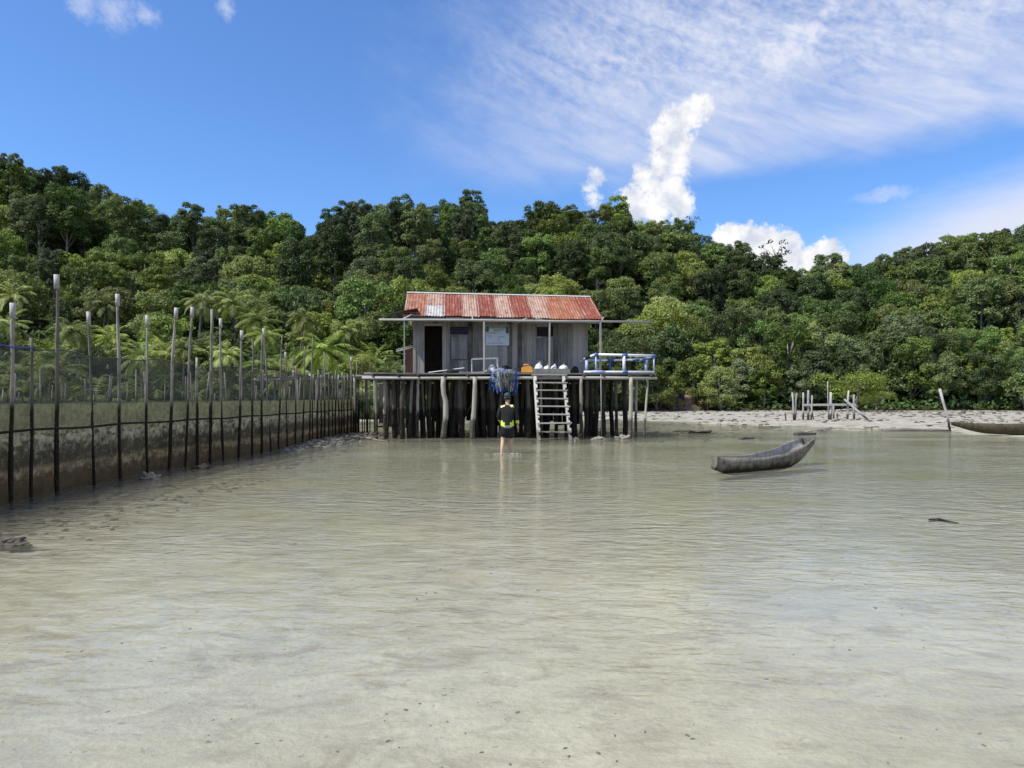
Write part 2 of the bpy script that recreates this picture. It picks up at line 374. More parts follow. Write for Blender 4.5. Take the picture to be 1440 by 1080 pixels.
def sand_mat():
    m, t = new_mat('wet_coral_sand')
    p = t.node('ShaderNodeNewGeometry').outputs['Position']
    xyz = t.node('ShaderNodeSeparateXYZ', ins={0: p}); z = xyz.outputs[2]; yy = xyz.outputs[1]
    a = t.noise(p, .45, 5, .6, .3); b = t.noise(t.scaled(p, (1.6, 3.2, 1)), 1.3, 6, .62, .5); c = t.noise(p, 26.0, 4, .6)
    d = t.noise(t.scaled(p, (1, 1.8, 1)), 5.5, 5, .65, .6)
    f = t.math('ADD', t.math('MULTIPLY', a, .45), t.math('ADD', t.math('MULTIPLY', b, .35), t.math('MULTIPLY', c, .20)))
    wet = t.mix(t.mapr(f, .34, .66), (.285,.277,.22), (.545,.54,.46))
    # weed and silt film further out
    film = t.math('MULTIPLY', t.mapr(yy, 5.0, 19.0, 0, 1, True), t.mapr(a, .30, .62, .55, 1.0))
    wet = t.mix(film, wet, t.mix(t.mapr(b, .35, .65), (.225,.225,.120), (.38,.378,.235)))
    spots = t.mapr(d, .655, .72)
    wet = t.mix(t.math('MULTIPLY', spots, .72), wet, (.135,.12,.095))
    blot = t.math('MULTIPLY', t.mapr(t.noise(t.scaled(p, (1, 1.5, 1)), 1.9, 6, .72, .8), .50, .64), .65); wet = t.mix(blot, wet, (.24,.215,.165))
    fleck = t.mapr(t.noise(t.scaled(p, (1, 2, 1)), 7.5, 4, .75, 1.0), .66, .71); wet = t.mix(t.math('MULTIPLY', fleck, .75), wet, (.09,.08,.062))
    grit = t.mapr(t.noise(p, 11.0, 4, .7), .66, .74)
    wet = t.mix(t.math('MULTIPLY', grit, .35), wet, (.16,.145,.115))
    dry = t.mix(t.mapr(t.noise(t.scaled(p, (1, 2.5, 1)), 1.1, 6, .65, .3), .36, .62), (.20,.18,.14), (.43,.405,.34))
    dry = t.mix(t.math('MULTIPLY', t.mapr(t.noise(p, 3.1, 4, .7), .55, .66), .7), dry, (.15,.125,.10))
    k = t.mapr(t.math('ADD', z, t.math('MULTIPLY', t.math('SUBTRACT', d, .5), .06)), -.005, .035)
    col = t.mix(k, wet, dry)
    # brown weed by the fence
    fx = t.mapr(t.math('ADD', xyz.outputs[0], t.math('MULTIPLY', t.math('SUBTRACT', b, .5), 4.0)), -6.6, -3.4, 1, 0, True)
    weed = t.math('MULTIPLY', t.math('MULTIPLY', fx, t.mapr(d, .36, .56)), t.mapr(yy, 32, 22))
    col = t.mix(t.math('MULTIPLY', weed, .8), col, (.125,.085,.052))
    pbr(t, col, .85, t.bump(t.math('ADD', c, t.math('MULTIPLY', d, 2.0)), .35, .03), .25); return m
M['sand'] = sand_mat()

def build_ground():
    xs = [-70 + i * .6 for i in range(int((78 - -70) / .6) + 1)]
    ys = []; y = -4.0
    while y < 110: ys.append(y); y += .35 if y < 58 else 1.2
    mb = MB()
    V = [(x, y, bed(x, y)) for y in ys for x in xs]
    nx = len(xs)
    Fq = [(j*nx+i, j*nx+i+1, (j+1)*nx+i+1, (j+1)*nx+i) for j in range(len(ys)-1) for i in range(nx-1)]
    mb.add(V, Fq, 0, True)
    # apron out to the horizon
    X0, X1, Y0, Y1, B = xs[0], xs[-1], ys[0], ys[-1], 900.0
    z = -.5
    mb.add([(-B,-B,z),(B,-B,z),(B,Y0,z),(-B,Y0,z)], [(0,1,2,3)])
    mb.add([(-B,Y0,z),(X0,Y0,z),(X0,Y1,z),(-B,Y1,z)], [(0,1,2,3)])
    mb.add([(X1,Y0,z),(B,Y0,z),(B,Y1,z),(X1,Y1,z)], [(0,1,2,3)])
    mb.add([(-B,Y1,z),(B,Y1,z),(B,B,z),(-B,B,z)], [(0,1,2,3)])
    tag(mb.build('sand_ground', M['sand']), 'pale coral sand flat under and beyond the shallow water', kind='structure')
    # hillside
    m, t = new_mat('forest_floor')
    p = t.node('ShaderNodeNewGeometry').outputs['Position']
    n = t.noise(p, .9, 5, .65)
    c = t.mix(t.mapr(n, .35, .65), (.020,.024,.010), (.055,.062,.024))
    pbr(t, c, .95, t.bump(n, 1.0, .3), .1)
    mb = MB(); pxs = list(range(-560, 2040, 14)); n = len(pxs); rows = 44
    V = []
    for j in range(rows):
        for px in pxs:
            ys0 = shore_y(px) - 1.0; y = ys0 + (185 - ys0) * (j / (rows - 1)) ** 1.15
            V.append(((px - CX) / F * y, y, hill(px, y) if j else -.3))
    mb.add(V, [(j*n+i, j*n+i+1, (j+1)*n+i+1, (j+1)*n+i) for j in range(rows-1) for i in range(n-1)], 0, True)
    tag(mb.build('hillside', m), 'steep wooded hillside rising behind the bay', kind='structure')
build_ground()

def build_water():
    m, t = new_mat('shallow_water')
    p = t.node('ShaderNodeNewGeometry').outputs['Position']
    y = t.node('ShaderNodeSeparateXYZ', ins={0: p}).outputs[1]
    q = t.node('ShaderNodeVectorRotate', ins={'Vector': p, 'Angle': R(9)}).outputs[0]
    w1 = t.noise(t.scaled(q, (2.1, 4.4, 1)), 1.0, 2, .5, .6)
    w2 = t.noise(t.scaled(q, (5.0, 10, 1)), 1.0, 3, .5, .7)
    w3 = t.noise(t.scaled(q, (11, 22, 1)), 1.0, 2, .5, .2)
    calm = t.mapr(t.noise(t.scaled(p, (.20, .34, 1)), 1.0, 4, .55), .36, .64, .18, 1.0)
    near = t.mapr(y, 2.6, 11.0, .38, 1.0)
    hgt = t.math('ADD', t.math('MULTIPLY', w1, .55), t.math('ADD', t.math('MULTIPLY', w2, .34), t.math('MULTIPLY', w3, .11)))
    nb = t.node('ShaderNodeBump', ins={'Height': hgt, 'Strength': t.math('MULTIPLY', calm, t.math('MULTIPLY', near, .74)), 'Distance': .085}).outputs[0]
    fr = t.node('ShaderNodeFresnel', ins={'IOR': 1.33, 'Normal': nb}).outputs[0]
    gl = t.node('ShaderNodeBsdfGlossy', ins={'Color': (1,1,1,1), 'Roughness': .06, 'Normal': nb})
    tr = t.node('ShaderNodeBsdfTransparent', ins={'Color': (.97,.965,.91,1)})
    silt = t.node('ShaderNodeBsdfDiffuse', ins={'Color': (.47,.46,.345,1), 'Normal': nb})
    low = t.node('ShaderNodeMixShader', ins={0: t.mapr(y, 4.0, 18.0, .06, .32)}); t.l.new(tr.outputs[0], low.inputs[1]); t.l.new(silt.outputs[0], low.inputs[2])
    mx = t.node('ShaderNodeMixShader', ins={0: fr}); t.l.new(low.outputs[0], mx.inputs[1]); t.l.new(gl.outputs[0], mx.inputs[2])
    t.l.new(mx.outputs[0], t.out.inputs[0])
    mb = MB(); B = 880
    mb.add([(-B,-B,0),(B,-B,0),(B,B,0),(-B,B,0)], [(0,1,2,3)])
    tag(mb.build('water', m), 'shallow clear sea water over pale sand', kind='structure')
build_water()

# ------------------------------------------------------------------ the hut on stilts
TH = R(4.2); OY = 27.7
ct, st = math.cos(TH), math.sin(TH)
def HL(px, py, ly):                      # photo pixel -> local point of the hut on the plane y = ly
    u = (px - CX) / F
    t = (ly + ct * OY) / (-st * u + ct)
    return Vector((ct * u * t + st * (t - OY), ly, CH - (py - CY) / F * t))
def HW(p): return Vector((ct * p[0] - st * p[1], OY + st * p[0] + ct * p[1], p[2]))
hut = thing('stilt_house', 'weathered grey plank hut with rusty roof on a deck of crooked stilts over the water', 'house', (0, OY, 0), TH)
WY = 1.65                                 # wall plane
DZ = HL(720, 524.5, 0).z                  # deck top
def HX(px, ly): return HL(px, 500, ly).x
def HZ(py, ly, px=720): return HL(px, py, ly).z
wx0, wx1 = HX(582, WY), HX(826, WY)
WD = 4.3                                  # hut depth
EZ = HZ(446, .75); RZ = HZ(413, 3.75)
wtop = HZ(447, WY)

def rect_minus(x0, x1, z0, z1, holes):
    segs = [(z0, z1)]
    for hx0, hx1, hz0, hz1 in holes:
        if hx1 - .012 <= x0 or hx0 + .012 >= x1: continue
        out = []
        for a, b in segs:
            if hz1 <= a or hz0 >= b: out.append((a, b)); continue
            if hz0 > a: out.append((a, hz0))
            if hz1 < b: out.append((hz1, b))
        segs = out
    return segs
door = (HX(597, WY), HX(622, WY), DZ - .05, HZ(459, WY))
vent1 = (HX(633, WY), HX(658, WY), HZ(471, WY), HZ(460, WY))
vent2 = (HX(755, WY), HX(778, WY), HZ(473, WY), HZ(461, WY))
rng = random.Random(3)
mb = MB(); x = wx0; edges = sorted([wx0, wx1] + [e for hh in (door, vent1, vent2) for e in hh[:2]])
bounds = []
for a, b in zip(edges, edges[1:]):
    n = max(1, round((b - a) / .19)); bounds += [(lerp(a, b, i / n), lerp(a, b, (i + 1) / n)) for i in range(n)]
for a, b in bounds:
    oy = rng.uniform(-.012, .012); g = rng.choice((.002, .004, .007))
    for z0, z1 in rect_minus(a, b, DZ + .01 + rng.uniform(0, .03), wtop + rng.uniform(-.03, .03), (door, vent1, vent2)):
        if z1 - z0 > .02: mb.box(((a + b) / 2, WY + oy, (z0 + z1) / 2), (b - a - g, .026, z1 - z0))
front = mb.build('front_wall', M['wall_wood'], hut)
# side walls rise to the ridge, back wall
def side_wall(xp):
    mb = MB(); n = 21
    for i in range(n):
        y0 = WY + .03 + (WD - .05) * i / n; y1 = y0 + (WD - .05) / n - .005
        ym = (y0 + y1) / 2
        zt = RZ - .12 - abs(ym - 3.75) * (RZ - EZ) / 3.0
        mb.box((xp + rng.uniform(-.008, .008), ym, (DZ + zt) / 2), (.025, y1 - y0, zt - DZ))
    return mb.build('side_wall', M['wall_wood'], hut)
side_wall(wx0 + .02); side_wall(wx1 - .02)
mb = MB(); n = 34
for i in range(n):
    a, b = lerp(wx0, wx1, i / n), lerp(wx0, wx1, (i + 1) / n) - .004
    mb.box(((a + b) / 2, WY + WD, (DZ + wtop) / 2), (b - a, .025, wtop - DZ))
mb.build('back_wall', M['wall_wood'], hut)
# added dark sheet: its colour stands in for the shade inside the doorway
mb = MB(); mb.box((lerp(wx0, wx1, .5), WY + 2.2, (DZ + wtop + .5) / 2), (wx1 - wx0 - .15, .02, wtop + .5 - DZ)); mb.build('doorway_shade_sheet', M['pile_dark'], hut)
# trims and door frame
mb = MB()
fy = WY - .035
mb.box((door[1] + .04, fy, (DZ + wtop) / 2), (.075, .03, wtop - DZ - .02))
mb.box((door[0] - .03, fy, (DZ + door[3]) / 2), (.05, .03, door[3] - DZ))
mb.box(((door[0] + door[1]) / 2 - .015, fy, door[3] + .045), (door[1] - door[0] + .02, .03, .09))
mb.build('door_frame', M['wall_wood'], hut)
for xx, ww in ((wx0 + .02, .10), (wx1 - .02, .05)):
    mb = MB(); mb.box((xx, fy - .003, (DZ + wtop) / 2), (ww, .03, wtop - DZ)); mb.build('corner_board', M['wall_wood'], hut)
def louvre(v, n):
    mb = MB(); mb.box(((v[0]+v[1])/2, WY + .03, (v[2]+v[3])/2), (v[1]-v[0], .01, v[3]-v[2]))
    for i in range(n):
        z = lerp(v[2], v[3], (i + .5) / n)
        mb.box(((v[0]+v[1])/2, WY - .015, z), (v[1]-v[0]+.02, .035, (v[3]-v[2])/n*.55), Matrix.Rotation(R(35), 3, 'X'))
    o = mb.build('louvre', M['navy'], hut); return o
louvre(vent1, 3)
mb = MB(); mb.box(((vent2[0]+vent2[1])/2, WY + .04, (vent2[2]+vent2[3])/2), (vent2[1]-vent2[0]-.01, .01, vent2[3]-vent2[2]-.01))
mb.box(((vent2[0]+vent2[1])/2, WY - .02, vent2[3] + .015), (vent2[1]-vent2[0]+.04, .03, .03)); mb.box(((vent2[0]+vent2[1])/2, WY - .01, (vent2[2]+vent2[3])/2), (vent2[1]-vent2[0]-.004, .02, .025))
mb.build('vent', M['blackness'], hut)
def shutter(px0, px1, py0, py1, dark=True):
    a, b, z1, z0 = HX(px0, WY), HX(px1, WY), HZ(py0, WY), HZ(py1, WY); mb = MB(); n = 4 if dark else 3
    for i in range(n):
        c, d = lerp(a, b, i / n), lerp(a, b, (i + 1) / n) - .006
        mb.box(((c + d) / 2, WY - .032, (z0 + z1) / 2), (d - c, .022, z1 - z0))
    o = mb.build('shutter', M['shutter_wood'], hut)
    if dark:
        e = MB()
        for c in (a - .014, b + .014): e.box((c, WY - .024, (z0 + z1) / 2), (.022, .018, z1 - z0 + .04))
        e.box(((a + b) / 2, WY - .024, z0 - .025), (b - a + .06, .018, .03)); e.build('shutter_frame', M['dark_beam'], o)
shutter(634.5, 657.5, 474, 505); shutter(755, 769, 475, 506, False)
# porch: posts, long pole, brackets
PY = .22
mb = MB(); a, b = HL(533, 449.6, PY), HL(917, 452.4, PY)
mb.tube([a, lerp(a, b, .3) + Vector((0,0,.012)), lerp(a, b, .62) - Vector((0,0,.01)), b], [.042, .046, .044, .034], 8)
mb.build('eaves_pole', M['pale_bar'], hut)
for px, w in ((568.5, .024), (680.5, .028), (772.5, .028), (844.5, .033)):
    mb = MB(); p = HL(px, 452, PY - .02)
    mb.beam((p.x, PY, DZ - .0), (p.x + rng.uniform(-.02, .02), PY, p.z + .03), w * 2, w * 2); mb.build('porch_post', M['pale_pole'], hut)
mb = MB(); p = HL(845, 530, -.06); mb.tube([(p.x, -.06, DZ - .05), (p.x + .02, -.06, .1)], .012, 6); mb.build('hanging_line', M['pale_pole'], hut)
for px0, py0, ly0, px1, py1, ly1 in ((664.5,450,.22,664.5,443,.8), (719,458,1.5,741,447.5,.35), (754,448,.3,769,452,1.0), (566,449,.2,580,442,.85), (846,451,.22,849,446,.8)):
    mb = MB(); mb.tube([HL(px0,py0,ly0), HL(px1,py1,ly1)], .03, 6); mb.build('brace', M['pale_bar'], hut)
# roof: ridge, corrugated sheets, fascia
roof_sag = lambda x: -.016 * (x - wx0)
ridge_a, ridge_b = HL(573.5, 411, 3.75), HL(828.7, 417, 3.75)
eave_a, eave_b = HL(568.3, 443.5, .75), HL(847, 449, .75)
mb = MB()
def ridge_pt(t): return lerp(ridge_a, ridge_b, t)
def eave_pt(t): return lerp(eave_a, eave_b, t)
def back_pt(t): return Vector((eave_pt(t).x, 6.75, eave_pt(t).z))
rd = (eave_pt(.5) - ridge_pt(.5)); rb = (back_pt(.5) - ridge_pt(.5))
for s, dv in ((0, rd), (1, rb)):
    dn = dv.normalized() * .17; nrm = Vector((0, -dn.z, dn.y)).normalized(); nrm = nrm if nrm.z > 0 else -nrm
    A0, B0 = ridge_a + nrm * .03 - Vector((.04,0,0)), ridge_b + nrm * .03 + Vector((.04,0,0))
    mb.add([A0, B0, B0 + dn, A0 + dn], [(0,1,2,3)])
roof = mb.build('roof', M['zinc'], hut)
bpx = [568,597,623,649,672,697,720,748,772,795,820,847]
kinds = ['sheet_orange','sheet_pale','sheet_red','sheet_pale','sheet_red','sheet_pale','sheet_red','sheet_pale','sheet_orange','sheet_orange','sheet_red']
bt = [(p - 568) / (847 - 568) for p in bpx]
def sheet(t0, t1, s0, s1, mat, lift, top, bot, label=None):
    mb = MB(); nn = 42; ns = 5; V = []
    for i in range(nn + 1):
        t = lerp(t0, t1, i / nn)
        for j in range(ns + 1):
            s = lerp(s0, s1, j / ns); p = lerp(top(t), bot(t), s)
            p = p + Vector((0, 0, lift + .016 * math.cos(i / nn * 2 * math.pi * 7) - .012 * math.sin(s * math.pi) + .022 * fb(p.x * 1.3, p.y * .9, 1.0, 3, 2.0)))
            V.append(p)
    w = ns + 1
    mb.add(V, [(i*w+j, i*w+j+1, (i+1)*w+j+1, (i+1)*w+j) for i in range(nn) for j in range(ns)], 0, True)
    o = mb.build('roofing_sheet', M[mat], roof)
    if label: o['label'] = label
for i, k in enumerate(kinds):
    ov = .004
    if i == 1:
        sheet(bt[i]-ov, bt[i+1]+ov, 0, .56, k, .012, ridge_pt, eave_pt)
        sheet(bt[i]-ov, bt[i+1]+ov, .52, 1.0, 'sheet_bare', .004, ridge_pt, eave_pt, 'bare silvery corrugated sheet on the lower roof edge')
    else:
        sheet(bt[i]-ov, bt[i+1]+ov, 0, 1.0 + rng.uniform(-.03, .03), k, .006 * (i % 2) + .002, ridge_pt, eave_pt)
for i in range(11): sheet(bt[i]-.004, bt[i+1]+.004, 0, 1, kinds[(i * 5) % 11], .006 * (i % 2), ridge_pt, back_pt)
mb = MB()
for i in range(9):
    t = .02 + .96 * i / 8
    for q in (eave_pt, back_pt): mb.beam(ridge_pt(t) - Vector((0,0,.09)), lerp(ridge_pt(t), q(t), .985) - Vector((0,0,.09)), .05, .08)
mb.build('rafters', M['dark_beam'], roof)
mb = MB(); mb.beam(eave_a + Vector((.05,.04,-.10)), eave_b + Vector((-.05,.04,-.10)), .03, .15); mb.build('fascia', M['dark_beam'], roof)
for a, b in ((ridge_a, eave_a), (ridge_b, eave_b)):
    mb = MB(); mb.beam(a + Vector((0,0,-.045)), b + Vector((0,0,-.045)), .05, .07); mb.build('barge_board', M['pale_bar'], roof)
# lean-to on the left: awning and brown shed panel
mb = MB(); a = HL(553, 447, 2.2); b = HL(586, 441.5, 2.2)
for i in range(6):
    y0 = .9 + i * .42
    mb.beam((a.x, y0, a.z + .02 - .01 * (i % 2)), (b.x + .1, y0, b.z + .05), .40, .02)
mb.beam((a.x + .25, .9, a.z - .02), (a.x + .25, 3.4, a.z - .02), .05, .07)
mb.build('awning', M['dark_beam'], hut)
mb = MB(); p0, p1 = HL(570.5, 490, 2.6), HL(584, 489, 2.6)
for i in range(4):
    xa = lerp(p0.x, p1.x, i / 4); xb = lerp(p0.x, p1.x, (i + 1) / 4) - .005
    mb.box(((xa + xb) / 2, 2.6, (DZ + p0.z) / 2), (xb - xa, .03, p0.z - DZ))
mb.build('lean_to_panel', M['brown_panel'], hut)
for ya, yb, yl in ((494.5, 488, 2.3), (492, 486, 3.2)):
    mb = MB(); mb.tube([HL(557, ya, yl), HL(583, yb, yl)], .03, 6); mb.build('lean_to_rail', M['beam_wood'], hut)
# deck boards, joists, bearer logs
dx0, dx1 = HX(519, 0), HX(920, 0); DD = 6.5
mb = MB(); y = 0.0
while y < DD:
    w = rng.uniform(.13, .19); x0 = dx0 + rng.uniform(-.12, .08); x1 = dx1 + rng.uniform(-.08, .08)
    xm = lerp(x0, x1, rng.uniform(.35, .65))
    for xa, xb in ((x0, xm - .01), (xm + .01, x1)):
        mb.box(((xa + xb) / 2, y + w / 2, DZ - .02 + rng.uniform(-.006, .006)), (xb - xa, w - .012, .032))
    y += w
mb.build('deck', wood('deck_boards', (.07,.065,.058), (.34,.32,.29), axis=0, island=True), hut)
for i in range(13):
    xx = lerp(dx0 + .15, dx1 - .15, i / 12) + rng.uniform(-.12, .12)
    mb = MB(); mb.tube([(xx, -.10 - rng.uniform(0, .08), DZ - .085), (xx + rng.uniform(-.05,.05), DD, DZ - .085)], .042, 7); mb.build('joist', M['dark_beam'], hut)
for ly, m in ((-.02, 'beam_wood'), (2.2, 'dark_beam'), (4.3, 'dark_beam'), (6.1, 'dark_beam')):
    mb = MB(); zb = DZ - .19
    pts = [(lerp(dx0 - .25, dx1 + .1, k / 6), ly + rng.uniform(-.02, .02), zb + rng.uniform(-.015, .015)) for k in range(7)]
    mb.tube(pts, [.052 + rng.uniform(-.006, .008) for _ in pts], 8); mb.build('bearer', M[m], hut)
# piles
def pile(pts, r, mat):
    mb = MB(); n = 9; out = []
    for k in range(n):
        t = k / (n - 1); i = min(int(t * (len(pts) - 1)), len(pts) - 2); f = t * (len(pts) - 1) - i
        q = lerp(Vector(pts[i]), Vector(pts[i+1]), f); out.append(q + Vector((rng.uniform(-.012,.012), rng.uniform(-.012,.012), 0)))
    mb.tube(out, [r * lerp(.9, 1.12, k / (n - 1)) * rng.uniform(.94, 1.06) for k in range(n)], 9)
    return mb.build('pile', M[mat], hut)
def fpile(pxs, r, mat, ly=.0):           # pixels from top to water
    zt = DZ - .14; pts = []
    for i, px in enumerate(pxs):
        z = lerp(zt, -.12, i / (len(pxs) - 1)); p = HL(px, 570, ly); pts.append((p.x, ly, z))
    return pile(pts, r, mat)
fpile([529.5,529,529.5], .050, 'pile_grey'); fpile([540,541,541.5], .058, 'pile_grey', .3); fpile([547,546,545], .04, 'pile_dark', .9)
fpile([567,565,566], .085, 'pile_dark', .1); fpile([580,577,576], .06, 'pile_grey', .7); fpile([588,587,586], .055, 'pile_grey', .4)
fpile([594,596,597], .045, 'pile_grey', 1.4); fpile([605,604,606], .055, 'pile_dark', .8)
fpile([623,623,627.5,627,624.5,623], .098, 'pile_pale', -.04); fpile([668,667,666,664.5,664], .088, 'pile_pale', -.04)
fpile([742,744,743], .075, 'pile_dark', .2); fpile([761,761,762], .05, 'pile_grey', .5)
fpile([817.5,817,818], .062, 'pile_grey', -.03); fpile([826,825,824], .075, 'pile_dark', .5); fpile([887.5,887.5,886], .082, 'pile_pale', -.04)
fpile([895,894.5,894], .05, 'pile_grey', .5); fpile([911,909,907,906], .042, 'pile_pale', .05)
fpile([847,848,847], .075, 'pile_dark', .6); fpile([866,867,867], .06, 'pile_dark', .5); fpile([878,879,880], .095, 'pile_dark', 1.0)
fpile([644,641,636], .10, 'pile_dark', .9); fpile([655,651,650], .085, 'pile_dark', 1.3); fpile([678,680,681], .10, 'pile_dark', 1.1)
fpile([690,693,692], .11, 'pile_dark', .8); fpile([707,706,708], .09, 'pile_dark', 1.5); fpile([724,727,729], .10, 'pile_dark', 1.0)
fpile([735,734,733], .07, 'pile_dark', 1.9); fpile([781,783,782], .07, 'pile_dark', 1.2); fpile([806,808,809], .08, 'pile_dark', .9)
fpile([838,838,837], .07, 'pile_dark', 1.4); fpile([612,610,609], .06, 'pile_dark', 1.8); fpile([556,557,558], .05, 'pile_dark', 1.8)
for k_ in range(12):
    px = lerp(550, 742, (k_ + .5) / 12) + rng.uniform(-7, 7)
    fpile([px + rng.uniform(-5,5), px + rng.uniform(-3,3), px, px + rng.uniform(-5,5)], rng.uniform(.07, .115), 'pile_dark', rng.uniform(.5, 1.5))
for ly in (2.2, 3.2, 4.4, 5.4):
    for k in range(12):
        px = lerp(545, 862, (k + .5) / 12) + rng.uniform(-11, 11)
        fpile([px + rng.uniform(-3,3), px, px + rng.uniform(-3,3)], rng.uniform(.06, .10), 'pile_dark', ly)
# a few boards nailed across under the deck at the back, and crossbraces
for (pa, ya, la, pb, yb, lb) in ((640,612,.9,668,560,1.2),(530,600,.3,560,598,1.7),(625,600,2.4,603,560,2.4),(690,560,2.2,735,600,2.2)):
    mb = MB(); mb.tube([HL(pa,ya,la), HL(pb,yb,lb)], .035, 6); mb.build('brace', M['pile_dark'], hut)
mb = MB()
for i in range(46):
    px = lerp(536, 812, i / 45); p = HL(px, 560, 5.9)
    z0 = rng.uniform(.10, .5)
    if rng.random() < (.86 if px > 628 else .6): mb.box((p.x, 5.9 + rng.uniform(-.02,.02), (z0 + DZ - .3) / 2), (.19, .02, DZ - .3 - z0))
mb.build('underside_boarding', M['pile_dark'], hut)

# ladder (leans on the deck edge)
lad = thing('ladder', 'whitewashed wooden ladder with seven treads leaning on the deck edge', 'ladder', HW((HX(776, -.9), -.9, 0)), TH)
lo = Vector((HX(776, -.9), -.9, 0))
def LP(px, py, ly): return HL(px, py, ly) - lo
tops = [(751.0, 529, -.10), (791.0, 529, -.10)]; bots = [(757.0, 624, -1.35), (801.5, 625, -1.35)]
steps = [538, 548.7, 560.3, 571.3, 582.8, 595, 607.5]
for k in (0, 1):
    A, B = LP(*tops[k]), LP(*bots[k]); B.z = -.1
    mb = MB(); mb.beam(A, B, .055, .17, up=(0,-1,0))
    for s in range(9):                       # notched blocks between the treads
        t0 = (s + .12) / 9; t1 = (s + .72) / 9
        mb.beam(lerp(A, B, t0) + Vector((.035 + .01 * (s % 2), -.02, .0)), lerp(A, B, t1) + Vector((.035 + .01 * (s % 2), -.02, 0)), .085, .15, up=(0,-1,0))
    mb.build('stringer', M['ladder_wood'], lad)
for i, py in enumerate(steps):
    t = (py - 529) / 95; ly = lerp(-.10, -1.35, t) - .08
    a, b = LP(lerp(752, 757, t), py, ly), LP(lerp(796, 806, t) + rng.uniform(-1, 1), py + rng.uniform(-.4, .4), ly)
    mb = MB(); mb.box((a + b) / 2, ((b - a).length, .15, .045), Matrix.Rotation(rng.uniform(-.015, .015), 3, 'Y')); mb.build('tread', M['step_wood'], lad)
mb = MB(); a, b = LP(748, 526.5, -.12), LP(797, 527.5, -.12); mb.box((a + b) / 2, ((b - a).length, .16, .05)); mb.build('top_board', M['step_wood'], lad)

# signboard on the wall
p0, p1 = HL(682.8, 485.6, WY - .05), HL(716, 456.5, WY - .05)
sw, sh = p1.x - p0.x, p1.z - p0.z
sg = thing('information_board', 'pale blue printed notice board with green corners nailed to the plank wall', 'sign', HW(((p0.x + p1.x)/2, WY - .045, p0.z)), TH)
mb = MB(); mb.box((0, 0, sh / 2), (sw, .018, sh)); pb = mb.build('panel', plain('notice_blue_white', (.52,.58,.66), .45, .06, 3), sg)
def inks(name, mat, rects, y):
    mb = MB()
    for a, b, c, d in rects: mb.add([((a-.5)*sw, y, (1-d)*sh), ((b-.5)*sw, y, (1-d)*sh), ((b-.5)*sw, y, (1-c)*sh), ((a-.5)*sw, y, (1-c)*sh)], [(0,1,2,3)])
    mb.build(name, mat, sg)
inks('header_picture', plain('printed_landscape', (.27,.31,.20), .5, .45, 7), [(.02,.98,.015,.19)], -.0115)
pg_ = plain('printed_green', (.035,.11,.085), .5, .4, 20)
inks('corner_print', pg_, [(.015,.14,.10,.36)], -.0135); inks('corner_print', pg_, [(.86,.985,.10,.42)], -.0135)
# the print is too small to read in the photograph: rows of ink at its places
ink_rows = []
def row(x0, x1, y, h, seed):
    r = random.Random(seed); x = x0
    while x < x1 - .01:
        w = r.uniform(.018, .045); ink_rows.append((x, min(x + w, x1), y, y + h)); x += w + .012
row(.32,.80,.235,.045,1); row(.36,.60,.295,.03,2); row(.15,.46,.385,.04,3); row(.05,.13,.42,.035,4); row(.06,.26,.535,.025,5); row(.18,.28,.59,.025,6)
row(.52,.84,.575,.04,7); row(.52,.62,.68,.035,8); row(.52,.64,.775,.03,9); row(.1,.16,.64,.025,10); row(.05,.73,.88,.03,11)
inks('print', plain('printed_ink', (.13,.17,.22), .5, .2), ink_rows, -.0115)

M['net_heap'] = plain('bunched_netting', (.16,.20,.30), .9, .5, 18, bump=.9)
# ---- things lying on the deck
def lumpy(rx, ry, rz, seed, amp=.18, sub=3, flat=True, fq=2.2):
    bm = bmesh.new(); bmesh.ops.create_icosphere(bm, subdivisions=sub, radius=1.0)
    for v in bm.verts:
        c = v.co.copy(); n = mnoise.fractal(c * fq + Vector((seed*3.7, seed, -seed)), 1.0, 2.0, 3)
        c *= 1 + amp * n
        if flat and c.z < -.45: c.z = -.45
        v.co = Vector((c.x * rx, c.y * ry, (c.z + (.45 if flat else 0)) * rz))
    mb = MB(); mb.add([v.co.copy() for v in bm.verts], [tuple(x.index for x in f.verts) for f in bm.faces], 0, True); bm.free(); return mb
def on_deck(px, ly, dz=.0): return HW((HX(px, ly), ly, DZ + dz))
tr = thing('tray', 'long grey shallow trough holding white sacks at the deck edge', 'tray', on_deck(774.5, .42), TH)
mb = MB(); L = HX(800, .42) - HX(749, .42); mb.box((0,0,.02), (L, .5, .03)); mb.build('tray_bottom', M['tray'], tr)
for c, s in (((0,-.25,.09),(L,.025,.16)), ((0,.25,.09),(L,.025,.16)), ((-L/2,0,.09),(.025,.475,.16)), ((L/2,0,.09),(.025,.475,.16))):
    mb = MB(); mb.box(c, s); mb.build('tray_side', M['tray'], tr)
for i, (px, rx, rz, lab, lean) in enumerate(((757.5,.165,.22,'round white sack at the left end of the grey trough',0), (769,.14,.16,'squat white sack second from the left in the grey trough',0), (779,.13,.18,'white sack just right of a porch post in the grey trough',0), (791.5,.20,.18,'widest white sack at the right end of the grey trough',0))):
    o = lumpy(rx, .17, rz, i + 2, .22).build('sack', M['sack'], None, on_deck(px, .42, .045), TH); tag(o, lab, 'sack', 'white sacks in the trough')
    mb = MB(); mb.tube([(0,0,rz*1.25),(.02,0,rz*1.5),(.05,-.02,rz*1.62)], [.05,.022,.045], 7); mb.build('tied_neck', M['sack'], o)
can = thing('jerrycan', 'orange plastic jerrycan lying on the deck left of the white sacks', 'jerrycan', on_deck(741, .3), TH)
mb = MB(); w = .20
prof = [(-.21,.03),(-.19,.22),(-.05,.27),(.13,.27),(.19,.22),(.21,.03)]
V = [(x, -.11, z) for x, z in prof] + [(x, .11, z) for x, z in prof]; n = len(prof)
